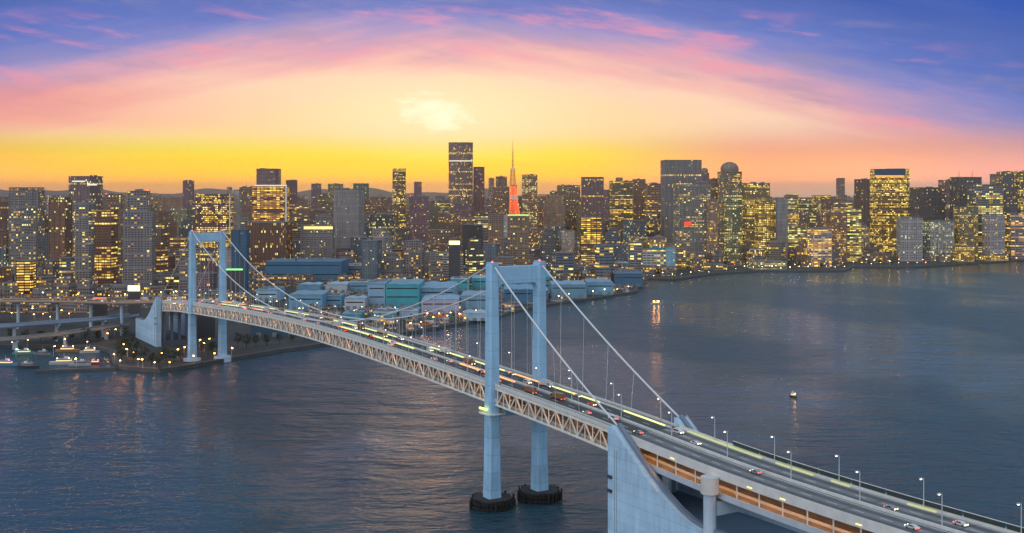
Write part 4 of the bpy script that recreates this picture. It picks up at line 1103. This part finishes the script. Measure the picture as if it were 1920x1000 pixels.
shed('warehouse', 'small blue depot above the main span, left of the light blue block', 541, 604, 553, 583, MBl, (.17, .30, .38), 60)
shed('warehouse', 'wide grey-blue depot behind the dock row', 640, 700, 500, 526, (.16, .22, .28), (.20, .25, .28), 80, roof='flat')
shed('warehouse', 'pale blue topped depot behind the teal warehouse', 785, 842, 496, 516, (.20, .32, .40), (.2, .33, .43), 80)
shed('warehouse', 'small teal depot left of the near tower top', 848, 905, 503, 524, (.12, .25, .30), (.17, .3, .37), 70)
shed('warehouse', 'dark blue storage hall beneath the far side span', 470, 560, 612, 632, (.03, .08, .13), (.04, .10, .16), 50, roof='flat')
shed('warehouse', 'low blue hall behind the far tower on the island', 440, 500, 590, 607, (.05, .12, .19), (.07, .16, .25), 50)
rs_ = random.Random(4)
more = [(606, 640, 556, 578), (646, 684, 560, 582), (610, 650, 534, 550), (655, 690, 530, 548), (560, 600, 534, 550), (642, 676, 590, 606), (700, 742, 588, 604), (748, 782, 584, 600),
        (700, 740, 510, 528), (742, 782, 508, 526), (905, 945, 500, 520), (1030, 1070, 512, 528), (1074, 1112, 508, 524), (1115, 1150, 500, 520), (845, 880, 524, 546), (885, 915, 522, 544),
        (480, 520, 545, 566), (1156, 1196, 494, 510), (1000, 1028, 545, 562), (868, 912, 588, 602)]
for k, (x0, x1, yt, yb) in enumerate(more):
    cw_, wn_ = rs_.choice([(PB, 'pale blue'), (MBl, 'blue'), (TE, 'teal'), ((.42, .46, .5), 'pale grey'), (DB, 'dark blue')])
    cr_ = rs_.choice([PB, MBl, (.34, .44, .52)])
    side_ = 'left' if x0 < 925 else 'right'
    q_ = sorted([m_ for m_ in more if (m_[0] < 925) == (x0 < 925)]).index((x0, x1, yt, yb))+1
    shed('storage_shed', '%s small shed, %s from left in the dock sheds %s of near tower' % (wn_, ordn(q_), side_), x0, x1, yt, yb, cw_, cr_, rs_.uniform(30, 55), roof=rs_.choice(['ridge', 'flat']), cat='shed')
# white and teal dockside hotel-like block
e = bld('dockside_building', 'white dockside building with teal roof line and long window strips', 'building', 1201, 1247, 468, 2200, (.45, .50, .50), .35, 'band', 'flat', 'rect', 0, .6)
hobj['dockside'] = e
addband('dockside', 1217, 1247, 464, 469, 2196, mat('teal_fascia', (.02, .22, .32), .5), 'teal_fascia')
bld('dockside_tower', 'pale blue stair tower joined to the white dockside building', 'building', 1249, 1265, 463, 2190, (.22, .42, .55), .05, 'flat', 'flat', 'rect', 0, .9)

# ------------------------------------------------------------------ filler city buildings, each one its own thing
lms = [(40, 'the framed-crown tower'), (160, 'the white-slotted tower'), (262, 'the grey twin-slab tower'), (402, 'the yellow-windowed tower'), (508, 'the white-rimmed tower'),
       (655, 'the wide grey slab'), (748, 'the slim yellow-lit tower'), (864, 'the tallest skyscraper'), (962, 'the red lattice tower'), (1110, 'the purple-brown tower'),
       (1276, 'the massive grey tower'), (1368, 'the domed tower'), (1466, 'the slim grey slab'), (1580, 'the brown waterfront tower'), (1668, 'the golden-lit tower'), (1810, 'the masted tower')]
rf_ = random.Random(21)
rows = [  # row name, Y range, x range, width px, top y range
    ('rearmost row', (4300, 5200), (-10, 1930), (24, 40), (358, 384)),
    ('rear row', (3300, 3900), (-10, 1930), (24, 42), (376, 402)),
    ('middle row', (2750, 3100), (-10, 1930), (26, 46), (392, 430)),
    ('second row', (2350, 2600), (-10, 1930), (26, 44), (424, 466)),
    ('front row', (1900, 2150), (-10, 1180), (26, 44), (448, 486)),
    ('waterside row', (1620, 1760), (-10, 470), (26, 42), (478, 528)),
]
def shore_y(x):
    pts = [p for p in shore_px if p[0] > 180]
    for (a, ya), (b_, yb) in zip(pts, pts[1:]):
        if a <= x <= b_ or b_ <= x <= a: return ya+(yb-ya)*(x-a)/(b_-a+1e-6)
    return 490
rec = []
occupied = [(h[2], h[3], h[5]) for h in hero]
for rn, yr, xr, wr, tr_ in rows:
    x = xr[0]
    while x < xr[1]:
        wpx = rf_.uniform(*wr); Y = rf_.uniform(*yr)
        x0, x1 = x, x+wpx
        x += wpx*rf_.uniform(.82, 1.12)
        xm = (x0+x1)/2
        if any(abs(Y-oy) < 130 and x0 < b_-4 and x1 > a+4 for a, b_, oy in occupied): continue
        if xm > 205 and HY+F*160/Y > shore_y(xm)-4: continue
        if rn == 'front row' and 600 < xm < 1180 and rf_.random() < .25: continue
        if rn == 'front row' and 462 < xm < 668: continue
        yt = rf_.uniform(*tr_)
        if rn == 'second row' and xm > 1480: yt = rf_.uniform(425, 478)
        if rn == 'rearmost row':
            yt = rf_.uniform(354, 376) if (580 < xm < 700 or 1000 < xm < 1440 or xm > 1700) else rf_.uniform(364, 386)
        if rn == 'rear row' and (1000 < xm < 1440 or xm > 1700 or xm < 300): yt -= 12
        if rn == 'middle row' and (xm < 300): yt -= 22
        if xm < 320 and rn in ('second row', 'front row'): yt -= 22
        if xm < 300:  pal = [BR, RB, GR, GR, PU, DG, BT]; lit = rf_.uniform(.08, .28)
        elif xm < 700: pal = [BR, GR, GR, DG, PU, LG, BT]; lit = rf_.uniform(.03, .16)
        elif xm < 1180: pal = [GR, DG, GR, BR, LG, PU, BT]; lit = rf_.uniform(.03, .22)
        else: pal = [BR, OL, GR, TN, DG, LG, BT]; lit = rf_.uniform(.12, .5)
        if rn in ('rearmost row', 'rear row'): pal = [BR, BR, TN, PU, OL]; lit *= .8
        rec.append([rn, xm, x0, x1, yt, Y, rf_.choice(pal), lit])
# photo positions give each its landmark and its place in that row
zc = {}
rec.sort(key=lambda r_: (r_[0], r_[1]))
for r_ in rec:
    lm = min(lms, key=lambda q: abs(q[0]-r_[1]))[1]
    kx = (r_[0], lm); zc[kx] = zc.get(kx, 0)+1; k = zc[kx]
    rn, xm, x0, x1, yt, Y, col, lit = r_
    ht = wz(yt, Y)
    litw = 'unlit' if lit < .08 else 'dim' if lit < .2 else 'speckled' if lit < .32 else 'bright'
    nm, cat = ('office_tower', 'office tower') if ht > 110 else ('apartment_block', 'apartment block') if xm < 700 else ('office_building', 'office building')
    word = 'tower' if ht > 110 else 'block'
    lab = '%s %s %s, %s from left in the %s below %s' % (cn[col], litw, word, ordn(k), rn, lm)
    jit = rf_.uniform(.78, 1.15); c2 = tuple(min(.6, c*jit) for c in col)
    bld(nm, lab, cat, x0, x1, yt, Y, c2, lit, rf_.choice(['grid', 'grid', 'band', 'band', 'flat', 'fin'] if xm < 1180 else ['grid', 'band', 'band', 'fin', 'gold', 'gold']), rf_.choice(['plant', 'plant', 'flat', 'step', 'mast'] if ht < 150 else ['plant', 'step', 'flat']),
        rf_.choice(['rect', 'rect', 'rect', 'chamf']), rf_.uniform(-.45, .45), rf_.uniform(.55, 1.0), 'city blocks behind the bay', ribs=Y < 3000, rs=rf_)
print('BUILDINGS', NBLD[0])

# low rise carpet and far city, beyond counting
def carpet(name, label, n, Yr, seed, hr, wr, test, col, lit, stl):
    rr = random.Random(seed); mb = MB(); rfm = MB()
    for _ in range(n):
        Y = Yr[0]*(Yr[1]/Yr[0])**rr.random(); x = rr.uniform(-60, 1980)
        if not test(x, Y): continue
        X = wx(x, Y); w_, d_ = rr.uniform(*wr), rr.uniform(*wr); h_ = rr.uniform(*hr)*(1 if rr.random() < .85 else 2.0)
        a = rr.uniform(-.6, .6); ca, sa = cos(a), sin(a)
        pts = [(X+p*ca-q*sa, Y+p*sa+q*ca) for p, q in rect(w_, d_)]
        mb.prism(pts, 3, 3+h_, False, True, u0=rr.uniform(0, 3000))
        i = len(rfm.v); rfm.v += [(p, q, 3+h_) for p, q in pts]; rfm.face([i, i+1, i+2, i+3])
        if rr.random() < .5:
            b_ = rr.uniform(.15, .3)*w_; rfm.prism([(X+(p)*ca-(q)*sa, Y+(p)*sa+(q)*ca) for p, q in rect(b_, b_)], 3+h_, 3+h_+3)
    o = mb.build(name, FM[stl], None); o.color = (*col, lit)
    tag(o, label, 'buildings', kind='stuff')
    r_ = rfm.build('roofs', mat('low_roofs', (.15, .14, .14), .85, noise=.9, nscale=.02), o)
    return o
def inland(x, Y):
    yb = HY+F*160/Y
    if x < 215: return yb < 625
    return yb < shore_y(x)-9
carpet('low_rise_city', 'carpet of small roofs and lit low blocks filling the gaps between towers', 2600, (1500, 3600), 3, (7, 20), (14, 30),
       lambda x, Y: inland(x, Y) and not (470 < x < 1210 and Y < 1900) and not (Y < 1560 and x > 200), (.20, .18, .17), .30, 'grid')
carpet('dock_huts', 'small huts, parked trailers and stores scattered over the dock land', 1300, (1300, 1950), 8, (2.5, 7), (5, 14),
       lambda x, Y: 560 < x < 1190 and HY+F*160/Y < shore_y(x)-5, (.30, .32, .34), .6, 'grid')
carpet('far_city', 'hazy distant city spreading to the horizon', 3600, (3600, 17000), 4, (15, 70), (30, 70), lambda x, Y: True, (.20, .14, .11), .16, 'grid')
carpet('far_towers', 'hazy distant high-rises along the horizon', 150, (5600, 10500), 6, (60, 150), (30, 48), lambda x, Y: True, (.19, .13, .12), .12, 'grid')

# ------------------------------------------------------------------ yard, trees, boats, quay lamps
def tree_proto(seed, h):
    rr = random.Random(seed); e = empty('tree')
    mb = MB(); mb.tube([(0, 0, 0), (.1, .05, h*.3), (.0, .1, h*.55)], [.32, .24, .12], 6)
    for k in range(4):
        a = k*1.6+rr.random(); mb.tube([(0, 0, h*.3), (cos(a)*h*.16, sin(a)*h*.16, h*.55)], [.14, .05], 5)
    mb.build('trunk', bark_m, e)
    cr = MB()
    for _ in range(30):
        a = rr.uniform(0, 2*pi); q = sqrt(rr.random())*h*.34; z = h*rr.uniform(.38, .95); q *= 1-abs(z/h-.6)*1.1
        cx_, cy_ = cos(a)*q, sin(a)*q
        for _ in range(14):
            c = Vector((cx_+rr.gauss(0, h*.06), cy_+rr.gauss(0, h*.06), z+rr.gauss(0, h*.045))); s_ = rr.uniform(.25, .55)
            n_ = Vector((rr.gauss(0, 1), rr.gauss(0, 1), rr.gauss(0, 1))).normalized(); a_ = n_.orthogonal().normalized()*s_; b_ = n_.cross(a_)
            i = len(cr.v); cr.v += [tuple(c+a_), tuple(c+b_), tuple(c-a_), tuple(c-b_)]; cr.face([i, i+1, i+2, i+3])
    cr.build('crown', leaf_m, e)
    return e
tps = [tree_proto(1, 11), tree_proto(2, 13), tree_proto(3, 9)]; tu = [False]*3
rt = random.Random(9)
spots = []
tl = [('on the island shore left of the anchor block', [(222, 664), (228, 676), (236, 652), (242, 668), (250, 680), (232, 640), (246, 648), (256, 660)]),
      ('on the island tip below the anchor block', [(270, 676), (284, 684), (298, 688), (312, 684), (326, 680), (338, 676)]),
      ('between the feet of the far bridge tower', [(378, 664), (390, 668), (398, 662), (410, 660)]),
      ('on the bank beneath the main span', [(446, 650), (462, 654), (480, 650), (500, 648), (524, 646), (548, 642), (572, 640)]),
      ('on the quay behind the moored boats', [(20, 640), (48, 642), (76, 641), (104, 643), (132, 641), (160, 644), (184, 640)]),
      ('in the park strip by the right waterfront', [(1480, 500), (1500, 501), (1520, 500), (1540, 502), (1562, 500), (1630, 497), (1650, 498), (1672, 497)])]
for where, ps in tl:
    for k, (x, y) in enumerate(ps):
        X, Y = g(x, y); j = rt.randrange(3); o = tps[j] if not tu[j] else copy_tree(tps[j]); tu[j] = True
        o.location = (X, Y, 3); s_ = rt.uniform(.85, 1.35); o.scale = (s_,)*3; o.rotation_euler = (0, 0, rt.uniform(0, 6))
        tag(o, 'leafy tree, %s from the left %s' % (ordn(k+1), where), 'tree', 'trees along the shore')

proto_q = lamp_proto('quay_lamp', 7.5, lamp_o, .8, .8); uq = [False]
proto_w = lamp_proto('harbour_lamp', 9.0, lamp_w, .7, .8); uw = [False]
proto_h = lamp_proto('road_lamp', 9.0, lamp_y, .6, 1.2); uh = [False]
for k, (x, y) in enumerate([(140, 690), (222, 689), (236, 671), (265, 692), (315, 691), (343, 664), (362, 684), (381, 660), (400, 676), (418, 668), (212, 676), (228, 662), (248, 672), (256, 689), (286, 692), (300, 676), (330, 672), (350, 668), (372, 652), (392, 648), (410, 652), (432, 668), (160, 652), (200, 640), (62, 600), (78, 596), (92, 602), (112, 592), (128, 598), (150, 586), (165, 590), (20, 596), (36, 584), (48, 652), (20, 652), (120, 650)]):
    X, Y = g(x, y, 3.5); put_lamp(proto_q, uq, (X, Y+4, 3.5), rt.uniform(0, 6), 'orange lamp on the left bank around the far anchor block, %s in its scatter' % ordn(k+1), 'orange quay lamps')
for k, (x, y) in enumerate([(770, 618), (790, 612), (812, 607), (838, 603), (862, 600), (885, 597), (905, 594), (780, 598), (800, 600), (822, 598), (846, 595), (870, 593), (893, 590), (798, 590), (835, 588), (878, 585)]):
    X, Y = g(x, y); put_lamp(proto_q, uq, (X, Y, 3), rt.uniform(0, 6), 'orange lamp in the dock yard left of the near tower, %s from the left' % ordn(k+1), 'orange quay lamps')
for k, (x, y) in enumerate([(640, 566), (662, 570), (680, 585), (716, 590), (742, 588), (610, 575), (520, 575), (560, 592)]):
    X, Y = g(x, y); put_lamp(proto_h, uh, (X, Y, 3), rt.uniform(0, 6), 'yellow lamp among the warehouses above the main span, %s in its scatter' % ordn(k+1), 'yellow road lamps')
kx_ = 0
for x in list(range(1046, 1200, 22))+list(range(1226, 1920, 17)):
    y = shore_y(x)-rt.uniform(2, 7); X, Y = g(x, y); kx_ += 1
    p_, u_, nm = (proto_w, uw, 'white') if rt.random() < .45 else (proto_h, uh, 'yellow') if rt.random() < .7 else (proto_q, uq, 'orange')
    put_lamp(p_, u_, (X, Y, 3), rt.uniform(0, 6), '%s waterfront lamp, %s along the shore right from the near tower' % (nm, ordn(kx_)), 'lamps on the far waterfront')
ky_ = 0
for x in range(1400, 1920, 15):
    y = shore_y(x)-rt.uniform(7, 14); X, Y = g(x, y); ky_ += 1
    p_, u_, nm = (proto_w, uw, 'white') if rt.random() < .35 else (proto_h, uh, 'yellow') if rt.random() < .8 else (proto_q, uq, 'orange')
    put_lamp(p_, u_, (X, Y, 3), rt.uniform(0, 6), '%s street lamp one road inland of the right shore, %s from its left end' % (nm, ordn(ky_)), 'lamps one road inland')
for k in range(4, len(hw1)-2, 3):
    p = hw1[k]; put_lamp(proto_h, uh, (p.x, p.y+10, p.z), rt.uniform(0, 6), 'yellow lamp on the brownish upper highway, %s out from the anchor block' % ordn((k-4)//3+1), 'highway lamps')
for k, (x, y) in enumerate([(20, 560), (180, 545), (250, 548), (270, 545), (300, 545), (330, 552), (60, 590), (120, 585), (205, 575), (30, 670), (100, 668), (215, 632)]):
    X, Y = g(x, y); put_lamp(proto_w if k % 3 == 0 else proto_h, uw if k % 3 == 0 else uh, (X, Y, 3), 0, '%s lamp on the streets left of the far tower, %s in its scatter' % ('white' if k % 3 == 0 else 'yellow', ordn(k+1)), 'street lamps at left')

# flood-lit sign boxes in the city
def sign(x0, x1, y0, y1, Y, m, label):
    e = empty('lit_billboard', (wx((x0+x1)/2, Y), Y, wz(y1, Y)), 0, label, 'billboard')
    W = (x1-x0)*Y/F; hh = (y1-y0)*Y/F
    mb = MB(); mb.box(-W/2, W/2, -.6, .6, 0, hh); mb.build('lit_face', m, e)
    mb = MB(); mb.box(-W/2-.5, W/2+.5, .62, 1.4, -wz(y1, Y)+3, hh+.5); mb.build('support_frame', dark_m, e)
bs = mat('bright_sign', (.8, .8, .4), .4, emit=(1, .85, .28), es=2.6)
sign(842, 862, 452, 459, 1890, bs, 'glaring yellow lit roof sign left of the square black block')
sign(240, 262, 536, 546, 1420, bs, 'glaring yellow lit gantry above the highway left of the anchor block')
sign(175, 200, 558, 564, 1330, mat('red_glow_sign', (.7, .1, .05), .4, emit=(1, .15, .08), es=1.2), 'red lit sign panel on the brownish upper highway')
bld('office_building', 'blazing amber low hall at the water below the masted tower', 'office building', 1792, 1822, 462, 2590, (.3, .2, .08), 1.0, 'gold', 'flat', 'rect', 0)
bld('office_building', 'small amber-lit hall right of the slim grey slab', 'office building', 1500, 1518, 444, 2500, (.3, .2, .08), 1.0, 'gold', 'flat', 'rect', 0)
bld('office_building', 'low hall with long lit front at the right waterfront edge', 'office building', 1836, 1884, 474, 2620, (.3, .25, .15), .9, 'gold', 'plant', 'rect', .1)
bld('office_building', 'long low terminal with lit windows left of the small amber hall', 'office building', 1405, 1470, 488, 2330, (.2, .25, .22), .7, 'gold', 'plant', 'rect', .1)
bld('office_building', 'long low quay building with lit windows below the grey green-lit tower', 'office building', 1290, 1360, 494, 2330, (.3, .27, .22), .6, 'band', 'plant', 'rect', .1)
sign(418, 455, 504, 507, 1640, mat('green_sign', (.3, .8, .3), .4, emit=(.3, .85, .3), es=1.2), 'green lit strip at the foot of the dark blue glass tower')
sign(370, 402, 577, 588, 1240, mat('red_shed_light', (.6, .05, .04), .4, emit=(1, .07, .06), es=.7), 'red glowing shed front between the legs of the far tower')

# containers in the dock yard
cc_ = [('blue', (.05, .14, .24)), ('orange', (.4, .14, .05)), ('white', (.5, .5, .48)), ('rust', (.2, .07, .04)), ('green', (.06, .18, .12))]
def cont_proto(nm, col):
    e = empty('shipping_container'); mb = MB(); mb.box(-6, 6, -1.22, 1.22, .1, 2.6)
    for k in range(20): mb.box(-5.9+k*.6, -5.65+k*.6, -1.3, -1.223, .2, 2.5)
    mb.build('box', mat('container_'+nm, col, .6, noise=.2), e)
    mb = MB(); mb.box(6.003, 6.1, -1.15, -.02, .2, 2.5); mb.box(6.003, 6.1, .02, 1.15, .2, 2.5); mb.build('door', mat('container_'+nm, col, .6), e)
    return e
cps = [[cont_proto(*c), False] for c in cc_]
kk_ = 0
for row in range(3):
    for k in range(9):
        x = 772+k*14+row*5; y = 616-k*2.6-row*6; X, Y = g(x, y); j = rt.randrange(5); kk_ += 1
        o = cps[j][0] if not cps[j][1] else copy_tree(cps[j][0]); cps[j][1] = True
        o.location = (X, Y, 3); o.rotation_euler = (0, 0, radians(rt.choice((5, 8, 95))))
        tag(o, '%s container in the dock yard, %s from the left in the %s line' % (cc_[j][0], ordn(k+1), ('quayside', 'middle', 'inner')[row]), 'container', 'containers in the dock yard')

# boats
def hull(mb, L_, W_, hh, n=12):
    i = len(mb.v)
    for k in range(n+1):
        u = k/n; x = -L_/2+L_*u; ww = W_/2*(1-max(0, (u-.55)/.45)**2.2)*(.86+.14*min(1, u*4)); ww = max(ww, .05); sh_ = hh*(1+.45*max(0, u-.5)**2*2)
        mb.v += [(x, -ww, sh_), (x, -ww*.7, -.4), (x, ww*.7, -.4), (x, ww, sh_)]
    for k in range(n):
        a = i+4*k
        for j in range(3): mb.face([a+j, a+j+1, a+4+j+1, a+4+j])
        mb.face([a+3, a, a+4, a+7])
    mb.face([i, i+1, i+2, i+3]); a = i+4*n; mb.face([a+3, a+2, a+1, a])
    return mb
def boat(kind, label, X, Y, L_, rz, hcol, ccol, lamp, group, lamp_r=.5):
    e = empty(kind, (X, Y, .15), rz, label, kind.replace('_', ' '), group)
    W_ = L_*.27; hh = L_*.075+.5
    hull(MB(), L_, W_, hh).build('hull', mat('hull_%d_%d_%d' % tuple(int(c*100) for c in hcol), hcol, .5), e)
    cb = MB(); cb.prism(chamf(L_*.52, W_*.72, W_*.12), hh-.05, hh+L_*.075+1.0); c_ = cb.build('cabin', mat('cabin_%d_%d_%d' % tuple(int(c*100) for c in ccol), ccol, .5), e)
    gw = MB(); gw.prism(chamf(L_*.53, W_*.74, W_*.12), hh+.7, hh+1.35); gw.build('cabin_window', mat('lit_cabin_window', (.8, .6, .3), .3, emit=(1, .6, .2), es=1.6) if lamp else glass_m, e)
    wh = MB(); wh.box(L_*.02, L_*.16, -W_*.2, W_*.2, hh+L_*.075+1.0, hh+L_*.075+2.6); wh.build('wheelhouse', white_m, e)
    ms = MB(); ms.tube([(0, 0, hh+L_*.075+1), (0, 0, hh+L_*.19+3)], .09, 5); ms.build('mast', steel_m, e)
    if lamp:
        for k, a in enumerate((-.22, .2)):
            lb = MB(); lb.sphere((L_*a, -W_*.3, hh+L_*.075+1.3), lamp_r, 6, 4); lb.build('deck_light', lamp, e)
    return e
X, Y = g(1230, 571, 0); boat('ferry', 'small white ferry with orange lights in mid bay', X, Y, 17, .25, (.4, .4, .4), (.6, .58, .55), lamp_o, 'boats under way', .8)
X, Y = g(1487, 745, 0); boat('motor_boat', 'tiny boat with one orange light out on the right water', X, Y, 6.5, 2.3, (.05, .05, .05), (.3, .3, .3), lamp_o, 'boats under way', .3)
bt = [(10, 686, 24, 'magenta and blue lit pleasure boat at the left edge', mat('magenta_light', (.8, .1, .6), .4, emit=(1, .08, .7), es=14), (.10, .25, .4)),
      (52, 690, 20, 'dark excursion boat second in the front mooring row', None, (.05, .05, .06)),
      (45, 665, 22, 'teal cabin boat behind at the left quay', mat('teal_light', (.1, .7, .5), .4, emit=(.1, .9, .6), es=8), (.10, .3, .26)),
      (80, 666, 18, 'grey workboat beside the teal cabin boat', None, (.2, .2, .2)),
      (126, 660, 24, 'orange-lit pleasure boat at the inner quay', lamp_o, (.35, .2, .1)),
      (120, 683, 26, 'white excursion boat in the middle of the front mooring row', mat('boat_white_light', (.8, .8, .8), .4, emit=(1, .9, .7), es=8), (.55, .55, .55)),
      (150, 686, 20, 'grey and white launch right of the white excursion boat', None, (.4, .4, .42)),
      (168, 662, 20, 'white cabin cruiser at the inner quay, right end', mat('boat_white_light', (.8, .8, .8), .4, emit=(1, .9, .7), es=8), (.45, .42, .42)),
      (178, 683, 12, 'small red boat ending the front mooring row', mat('red_boat_light', (.8, .1, .1), .4, emit=(1, .1, .06), es=12), (.4, .05, .03))]
for x, y, L_, lab, lp, hc in bt:
    X, Y = g(x, y, 0); boat('moored_boat', lab, X, Y, L_, rt.choice((.12, 3.2, -.1)), hc, (.26, .26, .28), lp, 'boats moored in the left basin', .5)
# breakwater in front of the basin
bw = MB(); a, b_ = Vector(g(66, 699, 0)), Vector(g(216, 693, 0)); d_ = (b_-a).normalized()
bw.beam((a.x, a.y, .9), (b_.x, b_.y, .9), 5, 2.6)
e = empty('breakwater', ((a.x+b_.x)/2, (a.y+b_.y)/2, 0), 0, 'low dark breakwater in front of the moored boats', 'breakwater')
o = bw.build('wall', quay_m, e); o.matrix_parent_inverse = Matrix.Translation((-(a.x+b_.x)/2, -(a.y+b_.y)/2, 0))

# ------------------------------------------------------------------ haze
hm = bpy.data.materials.new('haze_air'); hm.use_nodes = True; t = NT(hm.node_tree); t.n.clear()
pv = t.n.new('ShaderNodeVolumePrincipled'); pv.inputs['Color'].default_value = (1.0, .86, .68, 1); pv.inputs['Density'].default_value = 0.000024
pv.inputs['Anisotropy'].default_value = .75
ou = t.n.new('ShaderNodeOutputMaterial'); t.l.new(pv.outputs[0], ou.inputs['Volume'])
mb = MB(); mb.box(-26500, 26500, -1600, 42500, -1.8, 480)
o = mb.build('haze', hm); tag(o, 'thin evening haze over the bay and the city', 'haze', kind='stuff')
